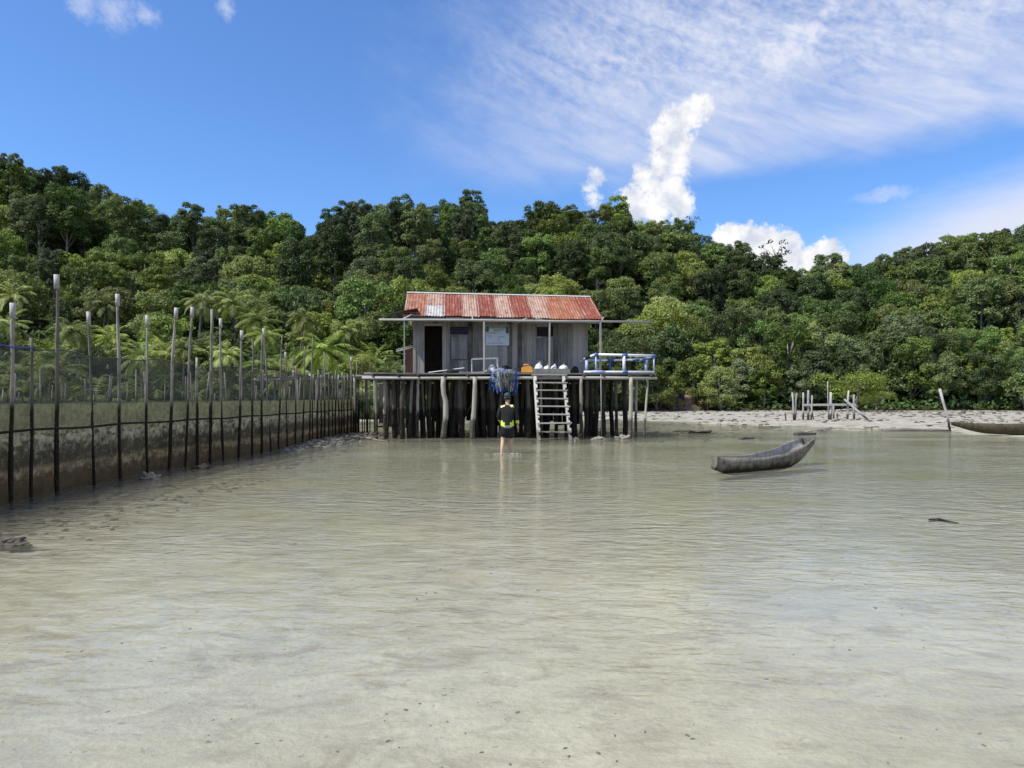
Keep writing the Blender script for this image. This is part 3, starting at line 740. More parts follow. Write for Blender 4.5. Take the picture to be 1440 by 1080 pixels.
mb.add(V, [tuple(range(n)), tuple(range(2*n-1, n-1, -1))] + [(i, (i+1)%n + 0, (i+1)%n + n, i + n)[::-1] for i in range(n)])
mb.build('body', M['orange'], can)
mb = MB(); mb.tube([(-.12,0,.27),(-.10,0,.33),(.04,0,.33),(.07,0,.27)], .018, 6); mb.build('handle', M['orange'], can)
mb = MB(); mb.tube([(.15,0,.25),(.17,0,.31)], .035, 8); mb.build('cap', M['blackness'], can)
o = lumpy(.15, .14, .20, 31, .12).build('black_bundle', M['blackness'], None, on_deck(808.5, .75), TH); tag(o, 'round black bundle on the deck by the blue and white frame', 'bundle')
o = lumpy(.36, .22, .17, 41, .30).build('dark_gear_bag', M['blackness'], None, on_deck(697, .95), TH); tag(o, 'lumpy dark gear bag on the deck behind the blue net', 'bag')
o = lumpy(.16, .13, .22, 44, .22).build('plastic_bag', M['sack'], None, on_deck(692, .75), TH); tag(o, 'crumpled whitish plastic bag beside the pale metal frame', 'bag')
o = lumpy(.26, .16, .10, 47, .25).build('folded_cloth', M['reflector'], None, on_deck(716, 1.15, .0), TH); tag(o, 'grey folded cloth on the deck behind the orange jerrycan', 'cloth')
o = lumpy(.22, .15, .13, 49, .28).build('dark_cloth_heap', M['shirt'], None, on_deck(726, .65), TH); tag(o, 'dark heap of cloth between the blue net and the jerrycan', 'cloth')
mb = MB(); mb.beam((-.9,0,.045),(.85,0,.05),.14,.05); o = mb.build('plank', M['dark_beam'], None, on_deck(733, .45, .0), TH); tag(o, 'dark plank lying along the deck under the jerrycan side', 'plank')
for px_, ly_, rx_, rz_, sd_, mt_, nm_, lb_ in ((704, .35, .24, .13, 52, 'net_heap', 'net_bundle', 'heap of bluish netting bunched on the deck above the hanging net'), (720, .25, .22, .10, 53, 'pile_dark', 'dark_net_bundle', 'flat dark net bundle between the hanging net and the orange jerrycan'), (686, .45, .15, .09, 54, 'tray', 'grey_sack', 'flat grey sack left of the hanging net'), (712, .7, .20, .20, 55, 'shirt', 'black_bag', 'black bulging bag on the deck behind the netting heap')):
    o = lumpy(rx_, .18, rz_, sd_, .5, 3, True, 3.0).build(nm_, M[mt_], None, on_deck(px_, ly_), TH); tag(o, lb_, 'net' if 'net' in nm_ else 'sack')
# boards leaning by the door
bd = MB(); a, b = HL(603, 522.5, .5), HL(653, 517.5, .35); c = HW((a.x, .5, DZ)); q = b - a
bd.beam((0,0,.03), (q.x, q.y, .20), .20, .028); o = bd.build('board', M['foam'], None, c, TH); tag(o, 'long whitish board propped across the deck below the doorway', 'board')
bd = MB(); bd.beam((0,0,.02), (1.15,.1,.05), .18, .03); o = bd.build('board', M['beam_wood'], None, on_deck(645, .2), TH); tag(o, 'low grey board lying flat on the deck right of the doorway', 'board')
o = lumpy(.22, .12, .10, 61, .3).build('rag_heap', M['shirt'], None, on_deck(636, .12), TH); tag(o, 'dark rag heap at the deck edge below the shutter', 'cloth')
# pale frame in front of the wall
fr = thing('metal_frame', 'pale thin rectangular frame standing on the deck below the notice board', 'frame', on_deck(682, .62), TH)
xa, xb = HX(663.5, .62) - HX(682, .62), HX(700, .62) - HX(682, .62); zt = HZ(504.5, .62) - DZ
for nm, a, b in (('leg',(xa,0,0),(xa,0,zt)), ('leg',(xb,0,0),(xb,0,zt + .04)), ('leg',(xa,.5,0),(xa,.5,zt)), ('leg',(xb,.5,0),(xb,.5,zt+.04)), ('top_rail',(xa,0,zt),(xb,0,zt + .04)), ('top_rail',(xa,.5,zt),(xb,.5,zt+.04)), ('bottom_rail',(xa,0,.03),(xb,0,.03))):
    mb = MB(); mb.beam(a, b, .035, .035); mb.build(nm, M['alu'], fr)
# blue and white pipe frame
pf = thing('pipe_frame', 'blue and white pipe frame on the right end of the deck', 'frame', on_deck(870, .3), TH)
fo = Vector((HX(870, .3), .3, DZ))
def FP(px, py, ly): return HL(px, py, ly) - fo
def pipe(nm, a, b, r, mat, bands=()):
    mb = MB(); mb.tube([a, b], r, 10); o = mb.build(nm, M[mat], pf)
    for t0, t1, m in bands:
        e = MB(); e.tube([lerp(a, b, t0), lerp(a, b, t1)], r + .012, 10); e.build('sleeve', M[m], o)
F1, F2 = .12, 1.35
pipe('high_rail', FP(836, 498.5, F1), FP(921.5, 500.5, F1), .052, 'pvc_white', ((.0,.06,'pvc_blue'),(.45,.54,'pvc_blue'),(.94,1.0,'pvc_blue')))
pipe('low_rail', FP(816, 507, F2), FP(906, 506, F2), .045, 'pvc_white', ((.16,.22,'pvc_pale_blue'),(.42,.52,'pvc_blue'),(.82,.92,'pvc_blue')))
pipe('end_rail', FP(818, 506.5, F2), FP(837, 498.5, F1), .045, 'pvc_white', ((.35,.7,'blackness'),))
pipe('end_rail', FP(903, 506, F2), FP(921, 500.5, F1), .045, 'pvc_pale_blue', ((.1,.5,'pvc_blue'),))
for px, py, ly, m, r in ((877.5, 500, F1, 'pvc_white', .058), (825, 507, F2 - .5, 'pvc_pale_blue', .058), (908.5, 506, F2 - .1, 'pvc_pale_blue', .052), (857.5, 508, F2, 'pvc_blue', .05), (838, 500, F1, 'pvc_pale_blue', .03), (919.5, 501, F1, 'pvc_pale_blue', .03)):
    a = FP(px, py, ly); pipe('upright', (a.x, a.y, .03), a, r, m, ((.0,.14,'pvc_blue'),) if m == 'pvc_white' else ())
pipe('bottom_rail', Vector((FP(821, 523, F1 - .1).x, F1 - .4, .05)), Vector((FP(920, 523, F1 - .1).x, F1 - .4, .05)), .042, 'pvc_white', ((.1,.3,'pvc_pale_blue'),(.55,.62,'pvc_blue')))
pipe('bottom_rail', Vector((FP(821, 523, F2).x, F2 - .3, .05)), Vector((FP(912, 523, F2).x, F2 - .3, .05)), .042, 'pvc_pale_blue')
o = lumpy(.14, .12, .20, 71, .3).build('brown_sack', plain('brown_sackcloth', (.20,.11,.075), .8), None, on_deck(838, 1.0), TH); tag(o, 'brown red sack inside the blue and white frame', 'sack')

# fishing net over the deck edge: many thin hanging strands over a folded sheet
def net_mat(name, col, hole, scale):
    m, t = new_mat(name)
    p = t.node('ShaderNodeTexCoord').outputs['Object']
    n = t.math('ADD', t.math('MULTIPLY', t.noise(t.scaled(p, (4, 4, .8)), scale, 4, .7), .6), t.math('MULTIPLY', t.noise(p, 16, 4, .7), .4))
    c = t.mix(t.mapr(t.noise(p, 5, 3), .35, .65), tuple(x*.65 for x in col), tuple(min(1, x*1.3) for x in col))
    b = t.node('ShaderNodeBsdfDiffuse', ins={'Color': c}); tl = t.node('ShaderNodeBsdfTranslucent', ins={'Color': c}); tp = t.node('ShaderNodeBsdfTransparent')
    m1 = t.node('ShaderNodeMixShader', ins={0: .35}); t.l.new(b.outputs[0], m1.inputs[1]); t.l.new(tl.outputs[0], m1.inputs[2])
    m2 = t.node('ShaderNodeMixShader', ins={0: t.mapr(n, hole - .05, hole + .05)}); t.l.new(tp.outputs[0], m2.inputs[1]); t.l.new(m1.outputs[0], m2.inputs[2])
    t.l.new(m2.outputs[0], t.out.inputs[0]); return m
M['net_blue'] = net_mat('blue_netting', (.085,.15,.46), .50, 5)
M['net_pale'] = net_mat('pale_netting', (.42,.47,.50), .51, 5)
M['net_straw'] = net_mat('straw_netting', (.36,.36,.24), .52, 5)
nt = thing('fishing_net', 'blue and pale fishing net draped over the deck edge', 'net', on_deck(709, -.02), TH)
def drape(nm, px0, px1, drop0, drop1, mat, ly, seed, back=.6):
    r = random.Random(seed); mb = MB(); x0, x1 = HX(px0, 0) - HX(709, 0), HX(px1, 0) - HX(709, 0)
    n = 46; rows = 12; V = []
    for i in range(n + 1):
        x = lerp(x0, x1, i / n); dr = lerp(drop0, drop1, i / n) * (1 + .10 * math.sin(i * .9 + seed) + r.uniform(-.22, .16))
        for j in range(rows + 1):
            s = j / rows
            if s < .25: yy, zz = lerp(back, -.14 + ly, s / .25), .05 + .07 * math.sin(i * .45 + seed + s * 5) + .03
            else: yy, zz = -.15 + ly - .05 * math.sin(i * .8 + s * 3), .03 - dr * (s - .25) / .75
            V.append((x + .05 * math.sin(s * 4 + i * .7) , yy + .035 * math.sin(i * 1.3 + seed), zz))
    w = rows + 1
    mb.add(V, [(i*w+j, i*w+j+1, (i+1)*w+j+1, (i+1)*w+j) for i in range(n) for j in range(rows)], 0, True)
    mb.build(nm, M[mat], nt)
drape('net_fold', 688, 724, .62, .80, 'net_blue', 0, 1); drape('net_fold', 694, 728, .74, .74, 'net_blue', -.06, 2); drape('pale_fold', 690, 722, .35, .42, 'net_pale', -.10, 3); drape('straw_fold', 703, 722, .60, .66, 'net_straw', -.13, 4); drape('pale_fold', 698, 706, .55, .6, 'net_pale', -.15, 6)

# ------------------------------------------------------------------ the net fence
fence = thing('net_fence', 'long dark fence of poles and fouled netting around the fish pen', 'fence', (FENCE[0][0], FENCE[0][1], 0))
f0 = Vector((FENCE[0][0], FENCE[0][1], 0))
def fence_at(px):
    u = (px - CX) / F; lo_, hi_ = 5.0, 40.0
    for _ in range(40):
        d = (lo_ + hi_) / 2
        if u * d - fence_x(d) > 0: lo_ = d      # still right of the fence line
        else: hi_ = d
    return Vector((fence_x(d), d, 0))
# u*d decreases with d (u<0): right of the fence while near
posts = [(-62,None,0,0),(-28,420,-26,1),(13,428,15,1),(42,475,41,0),(79,388,77,1),(131,440,122,1),(168,415,163,1),(204.5,445,205,1),(234,434,246,1),(257.7,433,268.5,1),(274.5,503,275,0),(293,435,296,2),(312,449,308.5,1),(333,466,338.5,1),(353,476.5,353.5,0),(366,472,366.7,0),(380.5,463,369.3,1),(390,470.5,395.6,0),(403,496,400,1),(415,514,415,0),(424,487,427,0),(433,475,438.7,0),(439,526,439.5,0),(445,520,446,0),(450,528,450,0),(455.5,494.6,454.5,0),(461,524,461.5,0),(466,528,466,0),(470.5,521,471,0),(475,527,475,0),(479,524,480,0),(483,528,483,0),(487,526,487.5,0),(492,503,493,1),(496,526,496,0),(500,509,500.5,0),(504,527,503.5,0),(508,504,508.5,0),(512,525,512,0),(516,526,516,0),(519.5,509,520,0)]
for px, ty, tx, cap in posts:
    b = fence_at(px)
    if ty is None: ty = 470; tx = px
    t = at(tx, ty, b.y); r = rng.uniform(.021, .032) * (1.25 if cap == 2 else 1.0) * (.9 if b.y > 22 else 1)
    nrm = Vector((.03, 0, 0))
    bb = Vector((b.x, b.y, -.2)) - f0 + nrm; tt = t - f0 + nrm
    k = [lerp(bb, tt, s) + Vector((.032 * fb(px * .37, s * 1.6, 1.0, 2, 3.0) + rng.uniform(-.004,.004), .03 * fb(px * .61, s * 1.6, 1.0, 2, 9.0), 0)) * (0 if s in (0,1) else 1) for s in [q / 11 for q in range(12)]]
    mb = MB(); mb.tube(k, [r * lerp(1.2, .88, q / 11) * rng.uniform(.86, 1.16) for q in range(12)], 8); po = mb.build('post', M['fence_post'], fence)
    if cap == 1:
        L = (tt - bb).length; a = lerp(bb, tt, 1 - .21 / L); e = MB(); e.tube([a, lerp(a, tt, .5), tt + (tt - bb).normalized() * .02], [r + .013, r + .010, r + .014], 9); e.build('end_tube', M['white_cap'], po)
# netting
def strip(z0, z1, ys, off, nz, seed, wav=.03):
    mb = MB(); V = []; nz_ = nz
    for i, y in enumerate(ys):
        x = fence_x(y)
        for j in range(nz_ + 1):
            z = lerp(z0(y), z1(y), j / nz_)
            V.append((x + off + wav * fb(y * 2.2, z * 2.0, 1.0, 3, seed) - f0.x, y - f0.y, z))
    w = nz_ + 1
    mb.add(V, [(i*w+j, i*w+j+1, (i+1)*w+j+1, (i+1)*w+j) for i in range(len(ys)-1) for j in range(nz_)], 0, True); return mb
ysn = [8.0 + .15 * i for i in range(int((31.8 - 8.0) / .15))]
def fouled():
    m, t = new_mat('fouled_netting')
    p = t.node('ShaderNodeNewGeometry').outputs['Position']
    z = t.node('ShaderNodeSeparateXYZ', ins={0: p}).outputs[2]
    n1 = t.noise(t.scaled(p, (1, 1, 1)), 1.6, 5, .65); n2 = t.noise(p, 9.0, 5, .7); n3 = t.noise(t.scaled(p, (1,1,2.5)), 4.0, 5, .7)
    n4 = t.noise(t.scaled(p, (1,1,.5)), 3.2, 5, .75)
    zz = t.math('ADD', z, t.math('ADD', t.math('MULTIPLY', t.math('SUBTRACT', n4, .5), .34), t.math('ADD', t.math('MULTIPLY', t.math('SUBTRACT', n1, .5), .12), t.math('MULTIPLY', t.math('SUBTRACT', n2, .5), .26))))
    c = t.ramp(t.math('DIVIDE', zz, 1.5), [(0,(.026,.020,.014)),(.18,(.050,.037,.025)),(.225,(.115,.094,.067)),(.275,(.125,.107,.08)),(.315,(.034,.031,.024)),(.45,(.042,.039,.031)),(.52,(.12,.118,.098)),(.62,(.21,.205,.172)),(.69,(.17,.17,.13)),(.74,(.155,.16,.105)),(1.0,(.19,.195,.128))])
    brk_ = t.math('MULTIPLY', t.mapr(t.noise(t.scaled(p, (1,1,3)), 2.6, 5, .75), .46, .60), t.mapr(zz, .52, .40)); c = t.mix(t.math('MULTIPLY', brk_, .8), c, (.034,.029,.022))
    c = t.mix(t.mapr(n2, .38, .56, .55, 0), c, (.016,.015,.011))
    sp = t.mapr(n3, .50, .58); hole = t.math('MULTIPLY', sp, t.math('MULTIPLY', t.mapr(zz, .42, .55), t.mapr(zz, 1.08, .95)))
    c = t.mix(t.math('MULTIPLY', hole, .8), c, (.022,.022,.018))
    lt = t.math('MULTIPLY', t.mapr(n2, .56, .68), t.mapr(zz, .2, .4)); c = t.mix(t.math('MULTIPLY', lt, .4), c, (.22,.21,.17))
    pb = t.node('ShaderNodeBsdfPrincipled', ins={'Base Color': c, 'Roughness': .9, 'Normal': t.bump(n2, .6, .03)})
    tl = t.node('ShaderNodeBsdfTranslucent', ins={'Color': t.mix(1.0, c, (1.0,.98,.80), 'MULTIPLY')})
    mx = t.node('ShaderNodeMixShader', ins={0: .50}); t.l.new(pb.outputs[0], mx.inputs[1]); t.l.new(tl.outputs[0], mx.inputs[2])
    tp = t.node('ShaderNodeBsdfTransparent')
    thin = t.math('MULTIPLY', t.mapr(t.math('ADD', z, t.math('MULTIPLY', t.math('SUBTRACT', n1, .5), .1)), .98, 1.12), t.mapr(n2, .36, .62, .10, .45))
    m2 = t.node('ShaderNodeMixShader', ins={0: thin}); t.l.new(mx.outputs[0], m2.inputs[1]); t.l.new(tp.outputs[0], m2.inputs[2])
    t.l.new(m2.outputs[0], t.out.inputs[0]); return m
strip(lambda y: -.18, lambda y: 1.45 + .012 * math.sin(y * 3), ysn, -.03, 14, 3.0, .05).build('fouled_netting', fouled(), fence)
def thin_net():
    m, t = new_mat('thin_netting')
    p = t.node('ShaderNodeNewGeometry').outputs['Position']
    n = t.noise(p, 2.2, 5, .7); n2 = t.noise(p, 30.0, 3, .6)
    b = t.node('ShaderNodeBsdfDiffuse', ins={'Color': (.085,.09,.088,1)}); tp = t.node('ShaderNodeBsdfTransparent')
    z = t.node('ShaderNodeSeparateXYZ', ins={0: p}).outputs[2]
    f = t.math('ADD', t.mapr(n, .35, .68, .42, .70), t.math('MULTIPLY', t.math('SUBTRACT', n2, .5), .35))
    mx = t.node('ShaderNodeMixShader', ins={0: f}); t.l.new(tp.outputs[0], mx.inputs[1]); t.l.new(b.outputs[0], mx.inputs[2])
    t.l.new(mx.outputs[0], t.out.inputs[0]); return m
ztop = lambda y: 2.29 + .03 * math.sin(y * 1.7) + .02 * math.sin(y * 4.1)
strip(lambda y: 1.44, ztop, ysn, -.03, 6, 6.0, .03).build('thin_netting', thin_net(), fence)
mb = MB(); mb.tube([(fence_x(y) - .03 - f0.x, y - f0.y, ztop(y)) for y in ysn[::2]], .011, 5); mb.build('head_rope', M['dark_beam'], fence)
mb = MB(); mb.tube([(fence_x(y) + .025 - f0.x, y - f0.y, 1.03 + .012 * math.sin(y * 2.3)) for y in ysn[::3]], .022, 6); mb.build('rail', M['fence_post'], fence)
mb = MB(); a, b = fence_at(-25), fence_at(42); mb.tube([(a.x + .07 - f0.x, a.y - f0.y, 2.33), ((a.x+b.x)/2 + .07 - f0.x, (a.y+b.y)/2 - f0.y, 2.28), (b.x + .07 - f0.x, b.y - f0.y, 2.30)], .011, 5); mb.build('blue_rope', M['rope_blue'], fence)

# far sides of the pen
pen = thing('pen_fence', 'straggling line of thin stakes and netting behind the long fence', 'fence', (-14, 26, 0))
po0 = Vector((-14, 26, 0))
far = [(-26, 20.5), (-19, 22.5), (-13.5, 25), (-9.5, 29), (-7.2, 33)]
def far_y(x): return interp(x, far)
NX = 74
for i in range(NX):
    x = lerp(-24, -7.3, (i + rng.uniform(-.35,.35)) / NX); y = far_y(x) + rng.uniform(-.5, .9)
    zt = rng.choice((1.75, 1.9, 2.0, 2.15, 2.3, 2.45)) + rng.uniform(-.1, .1)
    mb = MB(); r = rng.uniform(.022, .035); lx = rng.gauss(0, .10)
    mb.tube([(x - po0.x, y - po0.y, -.1), (x + lx*.5 - po0.x + rng.uniform(-.02,.02), y - po0.y, zt*.5), (x + lx - po0.x, y - po0.y, zt)], [r*1.1, r, r*.85], 6)
    mb.build('stake', M['fence_post'], pen)
V = []; mb = MB(); n = 90
for i in range(n + 1):
    x = lerp(-25, -7.1, i / n)
    for j in range(7): V.append((x - po0.x, far_y(x) + .2 + .08 * fb(x, j * .4, 1.2, 3, 2.0) - po0.y, lerp(-.15, 1.42, j / 6)))
mb.add(V, [(i*7+j, i*7+j+1, (i+1)*7+j+1, (i+1)*7+j) for i in range(n) for j in range(6)], 0, True)
mb.build('stake_netting', bpy.data.materials['fouled_netting'], pen)

# footbridge running from the deck's left end towards the land
fbk = thing('footbridge', 'narrow grey plank footbridge leading from the deck to the wooded shore', 'footbridge', HW((dx0, 3.2, 0)), TH)
for i in range(2):
    mb = MB(); mb.tube([(.15, .0 + i * .7, DZ - .13), (-2.6, .6 + i * .7, DZ - .11), (-5.4, 1.6 + i * .7, DZ - .15)], .055, 7); mb.build('bearer', M['beam_wood'], fbk)
mb = MB()
for i in range(44):
    t = i / 43; x = lerp(.1, -5.3, t); y = interp(-x, [(0, 0), (2.6, .6), (5.4, 1.6)])
    mb.box((x, y + .35, DZ - .055 + rng.uniform(-.008,.008)), (.105, .95 + rng.uniform(-.1,.1), .028))
mb.build('planks', M['deck_wood'], fbk)
for i in range(13):
    t = (i + .3) / 13; x = lerp(.0, -5.3, t); y = interp(-x, [(0, 0), (2.6, .6), (5.4, 1.6)]) + (i % 2) * .7
    mb = MB(); zt = DZ + rng.choice((-.1, .1, .25, .35)); mb.tube([(x, y - .08, -.2), (x + rng.uniform(-.05,.05), y - .08, zt)], .045, 7); mb.build('post', M['pile_grey'], fbk)
# bundled rail ends where bridge and deck meet
for k, (px, py, ly, qx, qy) in enumerate(((500,529,.1,548,529.5),(512,525.5,.2,560,526))):
    mb = MB(); a, b = HL(px,py,ly), HL(qx,qy,ly); mb.tube([HW(a) , HW(b)], .045, 7); o = mb.build('log', M['driftwood']); tag(o, ('grey log tied under the deck\'s left corner', 'dark thin log lying on the deck\'s left corner')[k], 'log')

# ------------------------------------------------------------------ ruined jetty, mooring pole
def ground_pt(px, py):
    for k in range(4000):
        d = 22 + k * .02
        p = at(px, py, d)
        if p.z <= bed(p.x, p.y): return p
    return p
jb = ground_pt(1165, 590)
jet = thing('ruined_jetty', 'remains of a small jetty, pale broken posts with one crossbar on the sand', 'jetty', jb)
def JP(px, py, dd=0.0): return at(px, py, jb.y + dd) - jb
for bx, tx, ty, r, dd in ((1104.6,1104.4,578,.05,0),(1117,1114,552,.075,0),(1117.5,1120.5,553,.07,.3),(1129.5,1129.5,552,.07,.9),(1136.5,1136.8,548.5,.09,0),(1140,1142,556,.06,.4),(1146,1140,570,.05,.8),(1165,1164,536,.035,.5),(1167.5,1168.5,551.5,.10,0),(1172,1172,570,.07,1.4),(1177,1177.5,578,.05,1.2),(1191.5,1193.5,549,.075,0),(1201.5,1201,555,.08,.8)):
    a, b = JP(bx, 590, dd), JP(tx, ty, dd); a.z = -.3; mb = MB()
    mb.tube([a, lerp(a, b, .4) + Vector((rng.uniform(-.03,.03),0,0)), lerp(a, b, .75) + Vector((rng.uniform(-.03,.03),0,0)), b], [r*.9, r*.85, r*.8, r*.7], 7); mb.build('post', M['jetty_post'], jet)
mb = MB(); mb.beam(JP(1129, 569.5, -.08), JP(1203, 568.8, -.08), .10, .13); mb.build('crossbar', M['pale_bar'], jet)
mb = MB(); a, b = JP(1187.5, 561.5, -.2), JP(1223, 592.5, -.6); mb.beam(a, b, .09, .12); mb.build('fallen_plank', M['jetty_post'], jet)
mb = MB(); mb.tube([JP(1176, 577, 1.0), JP(1203, 575, 1.2)], .05, 6); mb.build('low_bar', M['jetty_post'], jet)
pb_ = ground_pt(1337, 606)
mb = MB(); b = at(1321.5, 547, pb_.y) - pb_; mb.tube([(0,0,-.2), b * .35 + Vector((.03,0,0)), b * .65, b], [.055,.05,.055,.06], 8)
mp = mb.build('mooring_pole', M['jetty_post'], None, pb_); tag(mp, 'slanting pale pole stuck in the sand at the bow of the grounded canoe', 'pole')

# ------------------------------------------------------------------ canoes
def canoe(name, label, L, W, loc, rz, keel, gun, width, mats, tilt=0.0):
    t = thing(name, label, 'canoe', loc, rz); t.rotation_euler = (tilt, 0, rz)
    n, m = 34, 13
    def station(s, inner):
        av = lambda f: sum(interp(min(1, max(0, s + dx)), f) for dx in (-.07, -.035, 0, .035, .07)) / 5
        w = W / 2 * av(width); k = av(keel); g = av(gun)
        if inner: w = max(w - .035, .012); k = min(k + .055, g - .02)
        out = []
        for j in range(m):
            a = lerp(-1, 1, j / (m - 1)); ang = a * math.pi / 2
            yy = w * math.copysign(abs(math.sin(ang)) ** .8, a); zz = k + (g - k) * (1 - math.cos(ang) ** .75)
            out.append((yy, zz + (.014 * fb(s * 9, a * 2.5, 1.0, 3, L) if not inner else .02 * fb(s * 7, a * 2, 1.0, 3, 4.0))))
        return out
    def smooth(f): return f
    outer = []; inner = []
    for i in range(n + 1):
        s = i / n; outer += [(s * L, y, z) for y, z in station(s, False)]
        si = lerp(.03, .975, s); inner += [(si * L, y, z) for y, z in station(si, True)]
    q = lambda off: [(off + i*m+j, off + i*m+j+1, off + (i+1)*m+j+1, off + (i+1)*m+j) for i in range(n) for j in range(m-1)]
    mb = MB(); mb.add(outer, q(0), 0, True)
    mb.f.append(tuple(range(m))); mb.m.append(0); mb.sm.append(False); mb.f.append(tuple(n*m + j for j in range(m))[::-1]); mb.m.append(0); mb.sm.append(False)
    N = len(mb.v); mb.v += inner
    for j in (0, m-1):
        for i in range(n): mb.f.append((i*m+j, (i+1)*m+j, N+(i+1)*m+j, N+i*m+j)); mb.m.append(0); mb.sm.append(False)
    for i in (0, n):
        for j in range(m-1): mb.f.append((i*m+j, i*m+j+1, N+i*m+j+1, N+i*m+j)); mb.m.append(0); mb.sm.append(False)
    mb.build('hull', mats[0], t)
    mb = MB(); mb.add(inner, [f[::-1] for f in q(0)], 0, True); mb.build('hull_inside', mats[1], t)
    return t
ca = on_water(1013, 662); cb = on_water(1128, 651)
dv = cb - ca; L = dv.length; 
sl_ = at(1003, 650, 15.0); bw = at(1136.5, 618, 17.35)
hd = (bw - sl_); L = math.hypot(hd.x, hd.y); rz = math.atan2(hd.y, hd.x)
canoe('dugout_canoe', 'grey weathered dugout canoe afloat in the shallows right of the hut', L, .54, (sl_.x, sl_.y, 0), rz,
      [(0,.12),(.06,.02),(.14,-.07),(.3,-.10),(.6,-.10),(.75,-.04),(.86,.10),(.94,.27),(1,.46)],
      [(0,.36),(.08,.33),(.3,.29),(.5,.29),(.65,.33),(.78,.41),(.9,.52),(1,.61)],
      [(0,.22),(.06,.50),(.18,.80),(.4,1.0),(.65,1.0),(.82,.97),(.93,.80),(1,.45)], (M['canoe_wood'], M['canoe_inside']), R(2))
gp = ground_pt(1400, 613)
ga = at(1343, 598, gp.y)
canoe('dugout_canoe', 'dark olive brown dugout canoe grounded on the sand at the right edge', 5.6, .62, (ga.x, ga.y + .2, gp.z + .07), R(-3),
      [(0,.40),(.05,.28),(.14,.10),(.26,0.0),(.5,-.04),(.8,0.0),(.92,.14),(1,.34)],
      [(0,.50),(.1,.44),(.25,.40),(.5,.39),(.75,.42),(.9,.48),(1,.55)],
      [(0,.15),(.06,.35),(.2,.75),(.45,1.0),(.65,1.0),(.85,.7),(1,.15)], (M['green_canoe'], M['canoe_wood']), R(-6))

# ------------------------------------------------------------------ rocks, logs, rubble
def rock(name, label, px, py, rx, ry, rz, mat, seed, cat='rock', group=None, dz=-.02):
    p = on_water(px, py); o = lumpy(rx, ry, rz, seed, .85, 4, False, 2.3).build(name, M[mat], None, (p.x, p.y, dz)); tag(o, label, cat, group); return o
rock('coral_rock', 'pale craggy coral lump at the foot of the fence posts', 210, 673, .16, .12, .12, 'rock_pale', 11)
rock('coral_rock', 'low brownish coral lump beside the fence, right of the paler one', 283, 659, .20, .14, .09, 'rock_dark', 12)
rock('coral_rock', 'dark rubble lump in the shallows at the left edge', 10, 762, .15, .10, .05, 'rock_dark', 13)
rock('coral_rock', 'flat dark stone in the shallows close to the left edge lump', 27, 765, .10, .07, .03, 'rock_dark', 14)
rock('coral_rock', 'small whitish stone by the ladder\'s right foot', 808, 619, .16, .12, .10, 'rock_pale', 15)
rock('coral_rock', 'whitish coral stones under the right part of the deck', 842, 618, .22, .14, .11, 'rock_pale', 16)
rock('coral_rock', 'whitish coral heap beside the front right stilt', 876, 617, .26, .16, .15, 'rock_pale', 17)
rock('coral_rock', 'purplish dark flat rock off the deck\'s right end', 985, 608.5, .55, .35, .10, 'rock_dark', 18)
rock('coral_rock', 'dark mud lump left of the purplish flat rock', 962, 607, .50, .25, .07, 'rock_dark', 19)
def logthing(label, pxa, pya, pxb, pyb, r, mat='driftwood', z=.02, bend=.05, twig=False):
    a, b = on_water(pxa, pya), on_water(pxb, pyb); q = b - a; q.z = 0; mb = MB(); side = Vector((-q.y, q.x, 0)).normalized()
    mb.tube([(0,0,0), q * .35 + side * bend * q.length + Vector((0,0,.02)), q * .7 + side * bend * .4, q], [r, r*1.1, r*.85, r*.5], 7)
    if twig: mb.tube([q * .5 + Vector((0,0,.02)), q * .62 + side * .2 + Vector((0,0,.16))], [r*.4, r*.2], 5)
    o = mb.build('driftwood', M[mat], None, (a.x, a.y, z)); tag(o, label, 'driftwood')
logthing('thin dark branch lying in the water at the right', 1306, 731, 1348, 735, .020, 'pile_dark', z=-.008)
logthing('brown driftwood branch on the rubble by the fence\'s far end', 497, 616, 546, 622, .05, twig=True)
logthing('short dark log on the rubble beside the fence\'s far end', 478, 622, 500, 618, .06)
logthing('dark log at the waterline between canoe and jetty', 1118, 612, 1147, 611, .09)
logthing('long dark log at the waterline left of the slanting pole', 1240, 606, 1335, 606, .09)
logthing('dark log on the mud right of the purplish flat rock', 1040, 618, 1060, 617, .07)
